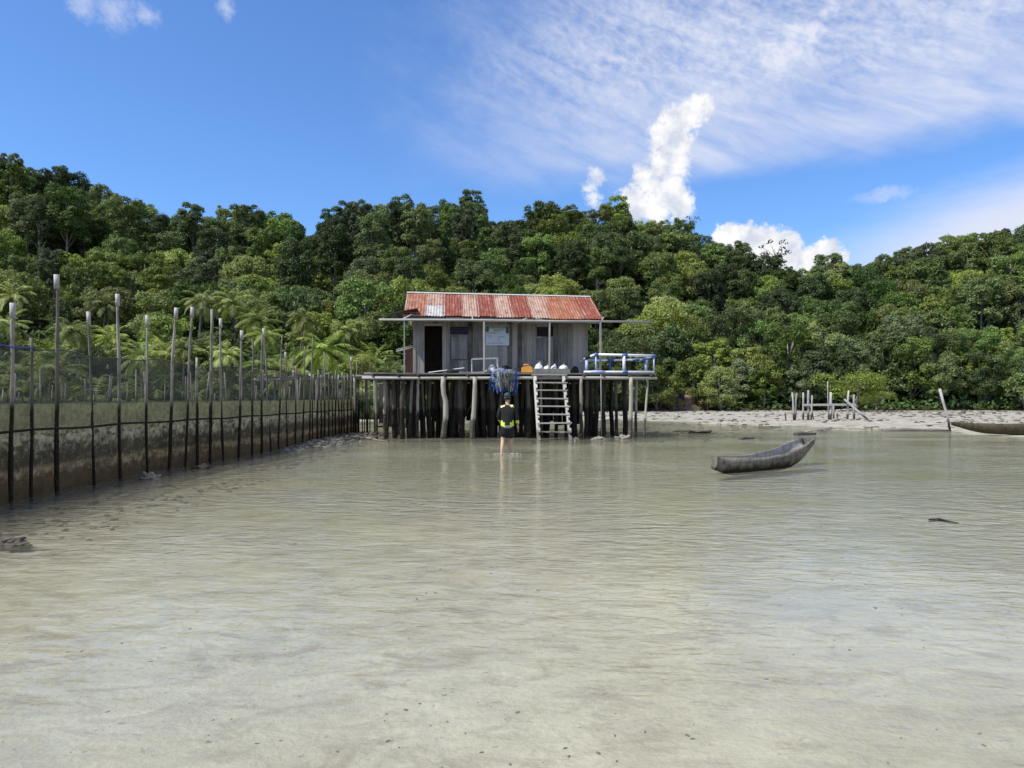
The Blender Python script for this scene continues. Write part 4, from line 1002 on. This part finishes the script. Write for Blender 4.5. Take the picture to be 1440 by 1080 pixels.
# rubble
def rubble():
    r = random.Random(21); proto = []
    for s in range(5):
        bm = bmesh.new(); bmesh.ops.create_icosphere(bm, subdivisions=1, radius=1.0)
        for v in bm.verts: v.co *= 1 + .5 * mnoise.noise(v.co * 1.7 + Vector((s*9.1, 0, 0)))
        proto.append(([v.co.copy() for v in bm.verts], [tuple(x.index for x in f.verts) for f in bm.faces])); bm.free()
    mb = MB()
    def put(x, y, sz, flat):
        vs, fs = r.choice(proto); a = r.uniform(0, 6.28); c, s = math.cos(a), math.sin(a); z = bed(x, y) + sz * flat * .3
        mb.add([(x + (c*v.x - s*v.y)*sz*1.3, y + (s*v.x + c*v.y)*sz, z + v.z*sz*flat) for v in vs], fs, 0 if r.random() < .5 else 1, False)
    for _ in range(900):                       # bank along the fence
        y = r.uniform(17, 32); x = fence_x(y) + .25 + abs(r.gauss(0, .75)); put(x, y, r.uniform(.03, .11), .6)
    for _ in range(2600):                      # the drying flat on the right
        y = r.uniform(33, 69); x = r.uniform(-4, 44)
        if fb(x, y, .25, 3, 7.0) > -.15: put(x, y, r.uniform(.04, .15) * (1.2 if y > 60 else 1), .45)
    for _ in range(260): put(r.uniform(-6, 8), r.uniform(27.5, 36), r.uniform(.04, .12), .5)
    for _ in range(150): put(r.uniform(4.5, 10), r.uniform(29.5, 34), r.uniform(.06, .16), .45)
    for _ in range(260): put(fence_x(14) + r.uniform(.3, 2.6), r.uniform(8.6, 15), r.uniform(.02, .05), .5)
    pm = MB()
    for _ in range(620):                      # shells and grit lying on the near sand
        y = 2.4 + 9 * r.random() ** 1.4; x = r.uniform(-.72, .72) * y
        if fb(x, y, .7, 3, 4.0) < -.1 and r.random() < .7: continue
        vs, fs = r.choice(proto); sz = r.choice((r.uniform(.002, .005), r.uniform(.003, .008))) * (1 + y * .10); a = r.uniform(0, 6.28); c, s_ = math.cos(a), math.sin(a); z = bed(x, y)
        pm.add([(x + (c*v.x*1.8 - s_*v.y)*sz, y + (s_*v.x*1.8 + c*v.y)*sz, z + v.z*sz*.5) for v in vs], fs, 0 if r.random() < .62 else 1, False)
    tag(pm.build('shell_grit', [plain('brown_shell', (.13,.115,.09), .8, .4, 40), M['rock_pale']]), 'small dark shells and grit on the sand under the near shallows', 'grit', kind='stuff')
    tag(mb.build('coral_rubble', [M['rock_dark'], M['rock_pale']]), 'loose coral rubble scattered over the flat and along the fence', 'rubble', kind='stuff')
rubble()

# ------------------------------------------------------------------ the wading person
def skin_body(verts, edges, radii, root, levels=2):
    me = bpy.data.meshes.new('skeleton'); me.from_pydata([tuple(v) for v in verts], edges, [])
    o = bpy.data.objects.new('skeleton', me); COL.objects.link(o)
    md = o.modifiers.new('Skin', 'SKIN'); md.use_smooth_shade = True
    for i, rr in enumerate(radii):
        me.skin_vertices[0].data[i].radius = rr if isinstance(rr, tuple) else (rr, rr); me.skin_vertices[0].data[i].use_root = (i == root)
    s = o.modifiers.new('Sub', 'SUBSURF'); s.levels = levels; s.render_levels = levels
    dg = bpy.context.evaluated_depsgraph_get(); ev = o.evaluated_get(dg)
    out = bpy.data.meshes.new_from_object(ev); bpy.data.objects.remove(o); return out
class Skel:
    def __init__(s): s.v = []; s.e = []; s.r = []
    def p(s, co, r, parent=None):
        s.v.append(Vector(co)); s.r.append(r); i = len(s.v) - 1
        if parent is not None: s.e.append((parent, i))
        return i
def person():
    base = on_water(713.5, 638)
    t = thing('person', 'person in black top with lime trim and dark shorts wading towards the hut', 'person', (base.x, base.y, -.11))
    # local: +y is away from the camera (the way the person walks), x right; ground at 0, height 1.75
    hipz, shz = .93, 1.43
    k = Skel(); pel = k.p((0,0,.95), (.135,.10))
    wst = k.p((0,.005,1.10), (.125,.09), pel); ch = k.p((0,.02,1.28), (.15,.105), wst); nb = k.p((0,.03,1.43), (.085,.075), ch)
    nk = k.p((0,.045,1.50), .052, nb); hd = k.p((0,.065,1.58), (.070,.082), nk); h2 = k.p((0,.06,1.66), (.078,.092), hd); k.p((0,.06,1.72), (.05,.06), h2)
    def leg(sx, knee, ankle, toe):
        a = k.p((sx*.095, 0, .88), .088, pel); b = k.p(knee, .058, a); c = k.p((Vector(knee)*.55 + Vector(ankle)*.45) + Vector((0,-.025,0)), .055, b); d = k.p(ankle, .036, c); k.p(toe, (.04,.028), d)
    leg(-1, (-.125,.02,.50), (-.155,-.16,.09), (-.165,.0,.03)); leg(1, (.085,.16,.51), (.075,.16,.10), (.09,.32,.04))
    def arm(sx, elb, wr, fdir, thumb):
        s = k.p((sx*.185, .02, 1.385), .056, ch); e = k.p(elb, .042, s); w = k.p(wr, .027, e)
        fdir = Vector(fdir).normalized(); pm = k.p(Vector(wr) + fdir*.055, (.038,.02), w)
        ac = Vector(thumb).normalized()
        for i, (off, ln) in enumerate(((.026,.072),(.009,.082),(-.009,.076),(-.026,.058))):
            f1 = k.p(Vector(wr) + fdir*.092 + ac*off, .010, pm); f2 = k.p(Vector(wr) + fdir*(.092+ln*.55) + ac*off + Vector((0,.008,0)), .009, f1); k.p(Vector(wr) + fdir*(.092+ln) + ac*off + Vector((0,.028,0)), .008, f2)
        t1 = k.p(Vector(wr) + fdir*.035 + ac*.036, .012, w); k.p(Vector(wr) + fdir*.075 + ac*.058, .010, t1)
    arm(-1, (-.245,.0,1.12), (-.215,.20,1.00), (.15,.8,-.3), (.2,.1,1)); arm(1, (.255,-.01,1.10), (.285,.05,.86), (.05,.1,-1), (-.2,1,0))
    me = skin_body(k.v, k.e, k.r, pel); me.materials.append(M['skin']); link('body', me, t)
    # face
    mb = MB(); mb.tube([(0,.150,1.63),(0,.172,1.595),(0,.150,1.585)], [.012,.017,.010], 8); mb.build('nose', M['skin'], t)
    for s in (-1, 1):
        lumpy(.014,.010,.009, 1, 0, 2, False).build('eye', M['foam'], t, (s*.032,.143,1.635)); lumpy(.012,.020,.030, 2, .1, 2, False).build('ear', M['skin'], t, (s*.083,.06,1.62))
    mb = MB(); mb.tube([(-.024,.143,1.545),(0,.152,1.545),(.024,.143,1.545)], [.005,.008,.005], 6); mb.build('mouth', plain('lips', (.30,.12,.10), .5), t)
    # jacket grown from the same joints, a little larger
    k = Skel(); a = k.p((0,0,.76), (.205,.165)); b0 = k.p((0,0,.92), (.195,.155), a); b = k.p((0,.005,1.10), (.185,.145), b0); c = k.p((0,.02,1.28), (.195,.15), b); d = k.p((0,.028,1.41), (.135,.11), c); k.p((0,.04,1.47), (.062,.062), d)
    for sx, elb, wr in ((-1,(-.245,.0,1.12),(-.218,.17,1.01)), (1,(.255,-.01,1.10),(.283,.04,.90))):
        s = k.p((sx*.185,.02,1.38), .071, c); e = k.p(elb, .058, s); k.p(wr, .046, e)
    me = skin_body(k.v, k.e, k.r, 0)
    for m_ in (M['shirt'], M['lime'], M['yellow'], M['reflector']): me.materials.append(m_)
    for pl in me.polygons:
        c = pl.center; mi = 0
        if c.z < .90 and abs(c.x) < .2: mi = 3 if abs(c.x) < .065 else 1
        elif c.z < 1.03 and .10 < abs(c.x) < .2 and c.y < .06: mi = 1
        if abs(c.x) > .215 and c.z < 1.02 and .93 < c.z: mi = 1
        if c.z > 1.385 and .075 < abs(c.x) < .165: mi = 2
        pl.material_index = mi
    link('jacket', me, t)
    k = Skel(); p0 = k.p((0,0,1.0), (.160,.125)); p1 = k.p((0,0,.82), (.175,.14), p0)
    for sx, kn in ((-1,(-.122,.02,.535)), (1,(.09,.135,.54))):
        q = k.p((sx*.098,0,.74), .118, p1); k.p(kn, .112, q)
    me = skin_body(k.v, k.e, k.r, 0); me.materials.append(M['shorts']); link('shorts', me, t)
    mb = lumpy(.092,.108,.078, 5, .03, 3, True); o = mb.build('cap', M['teal'], t, (0,.06,1.665)); 
    mb = MB(); mb.tube([(-.06,.15,0),(0,.205,-.012),(.06,.15,0)], [.012,.02,.012], 7); mb.build('brim', M['teal'], o)
    mb = MB(); ring = [(math.sin(a)*.081, -math.cos(a)*.098 + .058, 1.625 + .012*math.cos(a*2)) for a in [R(x) for x in range(-115, 116, 23)]]
    mb.tube(ring, .022, 8); mb.tube([(q[0]*.95, q[1]*1.0, q[2]-.035) for q in ring], .018, 8); mb.build('hair', M['hair'], t)
    # splash round the shins
    r = random.Random(5); mb = MB()
    for _ in range(80):
        a = r.uniform(0, 6.28); rr = abs(r.gauss(0, .17)); x = base.x + math.cos(a)*rr*1.2 + r.choice((-.12,.12)); y = base.y + math.sin(a)*rr*.9
        s = r.uniform(.006, .016); vs = [(x+s*1.5,y,.004),(x-s*1.5,y,.004),(x,y+s,.004),(x,y-s,.004),(x,y,.004+s*r.uniform(.2,.9)),(x,y,-.01)]
        mb.add(vs, [(0,2,4),(2,1,4),(1,3,4),(3,0,4),(2,0,5),(1,2,5),(3,1,5),(0,3,5)])
    tag(mb.build('splash', plain('splash_foam', (.42,.43,.43), .4, .3, 30)), 'white splash of water round the wading person\'s shins', 'splash', kind='stuff')
person()

# ------------------------------------------------------------------ trees
def leaf_mat(name, dark, light, tr=.30, hue=.03):
    m, t = new_mat(name)
    oi = t.node('ShaderNodeObjectInfo').outputs['Random']; g = t.node('ShaderNodeNewGeometry')
    rpi = g.outputs['Random Per Island']; p = t.node('ShaderNodeTexCoord').outputs['Object']
    n = t.noise(p, .55, 3, .6)
    f = t.math('ADD', t.math('MULTIPLY', rpi, .55), t.math('ADD', t.math('MULTIPLY', n, .55), t.math('MULTIPLY', t.math('SUBTRACT', oi, .5), .50)))
    c = t.mix(t.mapr(f, .15, .95), dark, light)
    hs = t.node('ShaderNodeHueSaturation', ins={'Hue': t.math('ADD', .5 - hue/2, t.math('MULTIPLY', t.math('FRACT', t.math('MULTIPLY', oi, 7.31)), hue)), 'Saturation': t.mapr(t.math('FRACT', t.math('MULTIPLY', oi, 3.77)), 0, 1, .78, 1.06), 'Value': t.mapr(t.math('FRACT', t.math('MULTIPLY', oi, 11.9)), 0, 1, .58, 1.36), 'Color': c}).outputs[0]
    d = t.node('ShaderNodeBsdfPrincipled', ins={'Base Color': hs, 'Roughness': .55, 'Specular IOR Level': .25})
    tl = t.node('ShaderNodeBsdfTranslucent', ins={'Color': t.mix(1.0, hs, (1.15,1.2,.6), 'MULTIPLY')})
    mx = t.node('ShaderNodeMixShader', ins={0: tr}); t.l.new(d.outputs[0], mx.inputs[1]); t.l.new(tl.outputs[0], mx.inputs[2])
    t.l.new(mx.outputs[0], t.out.inputs[0]); return m
L_ = {'dark': leaf_mat('dark_leaves', (.024,.048,.012), (.115,.178,.043)), 'mid': leaf_mat('mid_green_leaves', (.046,.086,.016), (.185,.258,.055)),
      'light': leaf_mat('light_green_leaves', (.088,.130,.022), (.285,.335,.075)), 'grey': leaf_mat('grey_green_leaves', (.040,.068,.022), (.175,.228,.085)),
      'palm': leaf_mat('palm_leaves', (.10,.15,.026), (.36,.41,.11), .28), 'yellow': leaf_mat('yellow_leaves', (.22,.20,.02), (.48,.42,.05))}

def leaves_mesh(name, lobes, n, size, seed, mat, squash=1.0, droop=0.0):
    r = np.random.default_rng(seed)
    lob = np.array(lobes); A = (lob[:,3] * lob[:,4] + lob[:,3] * lob[:,5] + lob[:,4] * lob[:,5]); A = A / A.sum()
    idx = r.choice(len(lob), size=n, p=A); Lb = lob[idx]
    d = r.normal(size=(n,3)); d /= np.linalg.norm(d, axis=1)[:,None]
    d[:,2] = np.where(d[:,2] < -.35, -d[:,2], d[:,2])
    rad = np.clip(r.normal(.93, .19, n), .45, 1.45)[:,None]
    P = Lb[:,:3] + d * Lb[:,3:6] * rad
    keep = np.ones(n, bool)
    for L in lob:
        q = (P - L[:3]) / L[3:6]; keep &= (np.linalg.norm(q, axis=1) > .62)
    P, d = P[keep], d[keep]; n = len(P)
    N = d * 1.0 + r.normal(size=(n,3)) * .50 + np.array([0,0,.25]); N /= np.linalg.norm(N, axis=1)[:,None]
    a = r.normal(size=(n,3)); a[:,2] -= droop; T = a - N * (a * N).sum(1)[:,None]; T /= np.linalg.norm(T, axis=1)[:,None]; B = np.cross(N, T)
    s = size * r.uniform(.55, 1.35, n)[:,None]
    w = s * r.uniform(.32, .55, n)[:,None]
    V = np.empty((n,4,3)); V[:,0] = P - T*s*.5; V[:,1] = P + B*w*.5 - N*s*.06; V[:,2] = P + T*s*.5 - N*s*.10; V[:,3] = P - B*w*.5 - N*s*.06
    me = bpy.data.meshes.new(name); me.from_pydata(V.reshape(-1,3).tolist(), [], [tuple(range(4*i, 4*i+4)) for i in range(n)]); me.update()
    me.materials.append(mat); return me
def tree_proto(seed, H, W, base, k, n, leaf, mat, lobe=(.16,.30), trunk_r=.22, shape='round', droop=0.0):
    """crown of many lobes + a tapered trunk with limbs reaching into them; returns (trunk mesh, crown mesh)"""
    r = random.Random(seed); lobes = []; ch = H - base
    for i in range(k):
        u = r.random(); a = r.uniform(0, 2*math.pi)
        z = base + ch * (.12 + .80 * u)
        tt = (z - base) / ch
        env = {'round': math.sqrt(max(.02, 1 - (2*tt - .95)**2)), 'umbrella': .55 + .45 * math.sin(tt * 1.9), 'column': .75 + .25 * math.sin(tt * 3.1), 'mound': math.sqrt(max(.05, 1 - tt*tt*.9))}[shape]
        rr = W/2 * env * (.35 + .65 * math.sqrt(r.random())) * r.choice((.78, .86, .98))
        s = W * r.uniform(*lobe); sz = s * r.uniform(.65, 1.0)
        lobes.append((math.cos(a)*rr, math.sin(a)*rr, min(z, H - sz * .8), s, s * r.uniform(.8, 1.1), sz))
    crown = leaves_mesh('crown', lobes, n, leaf, seed, mat, droop=droop)
    mb = MB(); x = y = 0; pts = []
    for i in range(6):
        t = i / 5; pts.append((x, y, t * (base + ch * .72) - .4 * (i == 0))); x += r.uniform(-.18, .18) * W/8; y += r.uniform(-.18, .18) * W/8
    mb.tube(pts, [trunk_r * lerp(1.2, .3, i/5) for i in range(6)], 7)
    for L in sorted(lobes, key=lambda q: q[2])[::max(1, k // 11)]:
        z0 = min(max(base * .75, L[2] - ch * .35), base + ch * .65); t = z0 / (base + ch * .72); i = min(4, int(t * 5)); p = lerp(Vector(pts[i]), Vector(pts[i+1]), t*5 - i)
        q = Vector(L[:3]); m = lerp(p, q, .5) + Vector((0,0,.12*W*.5))
        mb.tube([p, m, q], [trunk_r*.42, trunk_r*.26, trunk_r*.08], 5)
    return mb.mesh('trunk', M['bark']), crown
def palm_proto(seed, H, n_fr, fl, droop, lean=.4):
    r = random.Random(seed); mb = MB(); top = Vector((lean, 0, H)); pts = [Vector((lean * (t**1.6), .15*math.sin(t*3), H*t - (.4 if t == 0 else 0))) for t in (0,.2,.4,.6,.8,1)]
    mb.tube(pts, [.17,.135,.12,.115,.11,.12], 8); trunk = mb.mesh('trunk', M['bark'])
    mb = MB()
    for i in range(n_fr):
        az = i * 2.399 + r.uniform(-.2,.2); el = lerp(R(78), R(-28), (i / n_fr) ** .9) + r.uniform(-.12,.12); L = fl * r.uniform(.85, 1.1)
        dirh = Vector((math.cos(az), math.sin(az), 0)); p = pts[-1].copy(); rach = [p.copy()]; e = el; ns = 11
        for s in range(ns):
            e -= droop * (.5 + s / ns) / ns * 2; p = p + (dirh * math.cos(e) + Vector((0,0,math.sin(e)))) * (L / ns); rach.append(p.copy())
        mb.tube(rach[::2] + ([rach[-1]] if (len(rach)-1) % 2 else []), .018, 3, cap=False)
        side = dirh.cross(Vector((0,0,1)))
        for s in range(1, ns * 2):
            t = s / (ns * 2); j = min(int(t * ns), ns - 1); q = lerp(rach[j], rach[j+1], t * ns - j); tan = (rach[j+1] - rach[j]).normalized()
            ll = fl * .26 * math.sin(math.pi * (.12 + .85 * t)) ** .7
            for sg in (-1, 1):
                dd = (side * sg * .75 + tan * .55 + Vector((0,0,-.35 + r.uniform(-.25,.2)))).normalized() * ll
                wv = tan * .055
                mb.add([q - wv, q + wv, q + dd + wv*.3 + Vector((0,0,-ll*.15)), q + dd*.6 - wv*1.0], [(0,1,2,3)])
    return trunk, mb.mesh('crown', L_['palm'])
PROTO = {
 'tall': [tree_proto(11, 17, 7.5, 5.0, 70, 13000, .46, L_['dark'], (.07,.17), .26, 'column', .3), tree_proto(12, 15.5, 8.5, 4.0, 72, 13000, .46, L_['dark'], (.07,.17), .26, 'round', .3), tree_proto(13, 18, 6.5, 6.5, 64, 12000, .46, L_['grey'], (.07,.17), .24, 'column', .4), tree_proto(14, 16, 7.0, 3.5, 66, 12000, .46, L_['mid'], (.07,.16), .24, 'column', .4)],
 'broad': [tree_proto(21, 12.5, 8.6, 2.0, 78, 13500, .44, L_['mid'], (.06,.15), .24, 'round'), tree_proto(22, 11, 9.0, 1.5, 76, 13500, .44, L_['dark'], (.06,.155), .24, 'round'), tree_proto(23, 13, 7.5, 2.5, 70, 12500, .44, L_['grey'], (.06,.15), .22, 'column'), tree_proto(24, 11.5, 8.0, 2.0, 60, 10500, .50, L_['mid'], (.07,.17), .22, 'umbrella'), tree_proto(25, 13.5, 7.0, 2.0, 64, 11500, .40, L_['light'], (.06,.15), .22, 'column')],
 'bush': [tree_proto(31, 6.5, 7.4, .6, 66, 11500, .34, L_['light'], (.06,.15), .13, 'round'), tree_proto(32, 5.5, 7.0, .5, 60, 10500, .32, L_['light'], (.06,.15), .12, 'mound'), tree_proto(33, 7.8, 6.2, .8, 64, 11000, .34, L_['mid'], (.06,.15), .14, 'column')],
 'mangrove': [tree_proto(41, 9.0, 7.6, .5, 80, 14000, .37, L_['grey'], (.055,.14), .14, 'round'), tree_proto(42, 10.5, 7.8, .9, 78, 13500, .38, L_['mid'], (.055,.14), .16, 'column'), tree_proto(43, 8.0, 6.5, .4, 64, 11500, .36, L_['light'], (.06,.15), .13, 'round')],
 'palm': [palm_proto(51, 6.5, 20, 3.4, .70), palm_proto(52, 4.2, 18, 3.7, .55, -.5), palm_proto(53, 8.0, 22, 3.3, .85, .8), palm_proto(54, 3.0, 16, 3.9, .5, .3)],
 'nipa': [palm_proto(61, .9, 18, 4.2, .75, .1), palm_proto(62, 1.5, 20, 3.8, .8, .1)],
 'emergent': [tree_proto(71, 15, 8.5, 7.0, 15, 420, .62, L_['grey'], (.08,.14), .20, 'umbrella')],
 'shrublet': [tree_proto(81, 3.2, 5.8, 1.2, 22, 5000, .22, L_['light'], (.12,.22), .09, 'umbrella')],
 'golden': [tree_proto(91, 1.7, 2.4, .3, 9, 700, .26, L_['yellow'], (.14,.24), .05, 'round')],
}
DESC = {'tall': ('tall_forest_tree', 'tall dark forest tree', 'tree'), 'broad': ('broadleaf_tree', 'round crowned broadleaf tree', 'tree'),
        'bush': ('bushy_tree', 'pale green bushy tree', 'tree'), 'mangrove': ('mangrove_tree', 'leafy mangrove tree', 'tree'),
        'palm': ('coconut_palm', 'coconut palm', 'palm'), 'nipa': ('frond_palm', 'low stemless palm', 'palm'),
        'emergent': ('sparse_tree', 'thin sparse tree with open branches', 'tree'), 'shrublet': ('spreading_shrub', 'small flat topped light green shrub', 'shrub'), 'golden': ('yellow_shrub', 'small bright yellow leaved shrub', 'shrub')}
TREES = []       # (kind, variant, px, y, scale, rot)
tr_ = random.Random(17)
def plant(kind, px, y, sc=1.0, z=None, var=None, label=None):
    TREES.append(dict(kind=kind, var=tr_.randrange(len(PROTO[kind])) if var is None else var, px=px, y=y, sc=sc * tr_.choice((tr_.uniform(.74, 1.0), tr_.uniform(.9, 1.1), tr_.uniform(.95, 1.25))), rot=tr_.uniform(0, 6.28), z=z, label=label))
# rows from the ridge down to the shore
def row_of(frac, step_m, choose, x0=-90, x1=1530, jit=.30):
    px = x0
    while px < x1:
        ys = shore_y(px); y = ys + (RIDGE_Y - ys) * frac + tr_.uniform(-2.5, 2.5)
        kind, sc = choose(px)
        if kind: plant(kind, px + tr_.uniform(-jit, jit) * step_m / y * F, y, sc)
        px += step_m / y * F * tr_.uniform(.8, 1.2)
left = lambda px: px < 690
def upper(px):
    if left(px): return ('tall', .52) if tr_.random() < .55 else ('broad', .60)
    return ('broad', .56) if tr_.random() < .8 else ('bush', .80)
def middle(px):
    if left(px): return ('tall', .54) if tr_.random() < .40 else (('broad', .56) if tr_.random() < .6 else ('bush', .78))
    return ('broad', .54) if tr_.random() < .62 else ('bush', .80)
def lower_(px):
    if px < 640: return ('bush', .74) if tr_.random() < .75 else ('broad', .46)
    return ('bush', .74) if (px < 1040 or tr_.random() < .45) else ('broad', .50)
def foot(px):
    if px < 575: return ('palm', .62) if tr_.random() < .62 else ('bush', .58)
    return ('bush', .66) if px < 1010 else ('mangrove', .62)
row_of(1.04, 4.4, lambda px: ('tall', .42) if left(px) and tr_.random() < .4 else ('broad', .56))
row_of(.985, 4.4, lambda px: ('bush', .85) if tr_.random() < .4 else ('broad', .52))
for f_ in (.92, .85, .78): row_of(f_, 4.2, upper)
for f_ in (.71, .64, .57, .50): row_of(f_, 4.0, middle)
for f_ in (.43, .36, .29): row_of(f_, 3.9, lower_)
row_of(.22, 3.7, foot); row_of(.155, 3.2, foot)
row_of(.09, 3.6, lambda px: (('palm', .58) if tr_.random() < .72 else ('bush', .50)) if px < 590 else (('bush', .56) if px < 930 else ('mangrove', .62)))
row_of(.04, 3.4, lambda px: (('nipa', .75) if tr_.random() < .45 else ('palm', .52)) if px < 580 else (('bush', .46) if px < 930 else ('mangrove', .60)))
row_of(.0, 3.2, lambda px: (('nipa', .8) if tr_.random() < .6 else ('palm', .62)) if px < 580 else (('bush', .42) if px < 800 else (('mangrove', .52) if not (925 < px < 1000 or 1190 < px < 1330) else (None, 1))))
plant('emergent', 1091, 119, .74, label='thin sparse tree with open branches against the white cloud bank'); plant('emergent', 962, 126, .62, label='thin sparse tree on the skyline below the tall white cloud')
plant('emergent', 296, 126, .62, label='thin sparse tree on the skyline above the mid fence')
plant('shrublet', 1203, 64, 1.0, label='small flat topped light green shrub standing behind the ruined jetty')
plant('shrublet', 1232, 66.5, .55, label='tiny low green shrub on the sand right of the ruined jetty')
plant('golden', 947, 68.3, .7, label='small bright yellow leaved shrub on the bank right of the deck')
plant('golden', 995, 69.2, .6, label='small yellow leaved shrub further right along the shore bank')

marks = [(-900,60,'the left edge'),(60,200,'the tallest poles'),(200,330,'the mid fence'),(330,450,'the leaning poles'),(450,565,'the footbridge'),(565,665,'the hut\'s doorway'),(665,760,'the roof\'s middle'),(760,850,'the roof\'s right end'),(850,935,'the pipe frame'),(935,1020,'the earth bank'),(1020,1100,'the nearer canoe'),(1100,1180,'the jetty\'s left half'),(1180,1270,'the jetty\'s right half'),(1270,1370,'the slanting pole'),(1370,2400,'the right edge')]
bands = [(-1,.02,'at the waterside'),(.02,.12,'near the shore'),(.12,.24,'at the foot of the slope'),(.24,.37,'low on the slope'),(.37,.51,'halfway up the slope'),(.51,.66,'on the upper slope'),(.66,.81,'high on the slope'),(.81,.95,'just below the ridge'),(.95,9,'on the skyline')]
ORD = ['leftmost'] + [w + ' from left' for w in ('second','third','fourth','fifth','sixth','seventh','eighth','ninth','tenth')]
cells = {}
for T in TREES:
    fr_ = (T['y'] - shore_y(T['px'])) / (RIDGE_Y - shore_y(T['px']))
    bnd = [c for a, b, c in bands if a <= fr_ < b][0]; mk = [c for a, b, c in marks if a <= T['px'] < b][0]
    T['key'] = (T['kind'], bnd, mk); cells.setdefault(T['key'], []).append(T)
GROUPS = {'palm': 'palms along the left shore', 'nipa': 'palms along the left shore', 'mangrove': 'mangroves along the right shore', 'bush': 'bushy trees on the lower slope', 'tall': 'forest trees on the hill', 'broad': 'forest trees on the hill', 'emergent': 'sparse trees against the sky'}
for key, lst in cells.items():
    lst.sort(key=lambda q: q['px']); un = [q for q in lst if not q['label']]
    for i, T in enumerate(un):
        T['label'] = f"{DESC[key[0]][1]} {key[1]}, above {key[2]}".replace('at the waterside, above', 'at the waterside, behind').replace('near the shore, above', 'near the shore, behind')
        if len(un) > 1 and key[0] == 'bush': T['label'] = f"{ORD[min(i, 9)]} bushy tree {key[1]}, above {key[2]}"
        elif len(un) > 1: T['label'] = T['label'].replace(DESC[key[0]][1], ORD[min(i, 9)] + ' ' + {'tall':'tall dark forest tree','broad':'round crowned broadleaf tree','bush':'pale green bushy tree','mangrove':'leafy mangrove','palm':'coconut palm','nipa':'low stemless palm'}.get(key[0], DESC[key[0]][1]))
for T in TREES:
    tm, cm = PROTO[T['kind']][T['var']]; nm, _, cat = DESC[T['kind']]
    x = (T['px'] - CX) / F * T['y']; z = hill(T['px'], T['y']) if T['z'] is None else T['z']
    e = thing(nm, T['label'], cat, (x, T['y'], z - .1), T['rot'], GROUPS.get(T['kind']))
    e.scale = (T['sc'],) * 3
    link('trunk', tm, e); link('crown', cm, e)

# undergrowth over the hillside
def undergrowth():
    r = np.random.default_rng(5); rr = random.Random(8); n = 42000
    P = np.empty((n, 3))
    for i in range(n):
        px = rr.uniform(-120, 1560); ys = shore_y(px); y = ys + (RIDGE_Y + 6 - ys) * rr.random() ** 1.3 - .5
        hgt = abs(rr.gauss(0, .8)) + .1
        if y < ys + 3.0: hgt *= .55
        P[i] = ((px - CX) / F * y, y, hill(px, y) + hgt)
    N = r.normal(size=(n,3)) * .6 + np.array([0,-.2,.8]); N /= np.linalg.norm(N, axis=1)[:,None]
    a = r.normal(size=(n,3)); T = a - N*(a*N).sum(1)[:,None]; T /= np.linalg.norm(T, axis=1)[:,None]; B = np.cross(N, T); s = .55 * r.uniform(.5,1.4,n)[:,None]; w = s * .5
    V = np.empty((n,4,3)); V[:,0] = P - T*s*.5; V[:,1] = P + B*w*.5; V[:,2] = P + T*s*.5; V[:,3] = P - B*w*.5
    me = bpy.data.meshes.new('undergrowth'); me.from_pydata(V.reshape(-1,3).tolist(), [], [tuple(range(4*i,4*i+4)) for i in range(n)]); me.update(); me.materials.append(L_['dark'])
    tag(link('undergrowth', me), 'tangled low undergrowth between the trees on the hillside', 'undergrowth', kind='stuff')
undergrowth()
# bare earth bank on the right shore
def bank():
    m, t = new_mat('bank_earth'); p = t.node('ShaderNodeTexCoord').outputs['Object']; n = t.noise(p, 1.8, 6, .7); c = t.mix(t.mapr(n, .36, .64), (.045,.032,.022), (.21,.165,.12)); pbr(t, c, .95, t.bump(n, .9, .15), .1)
    mb = lumpy(3.0, 1.6, 1.7, 91, .6, 4, False, 2.4); x = (962 - CX) / F * 69.5
    tag(mb.build('earth_bank', m, None, (x, 70.4, .1)), 'bare brown earth bank on the shore right of the hut', 'bank', kind='structure')
bank()
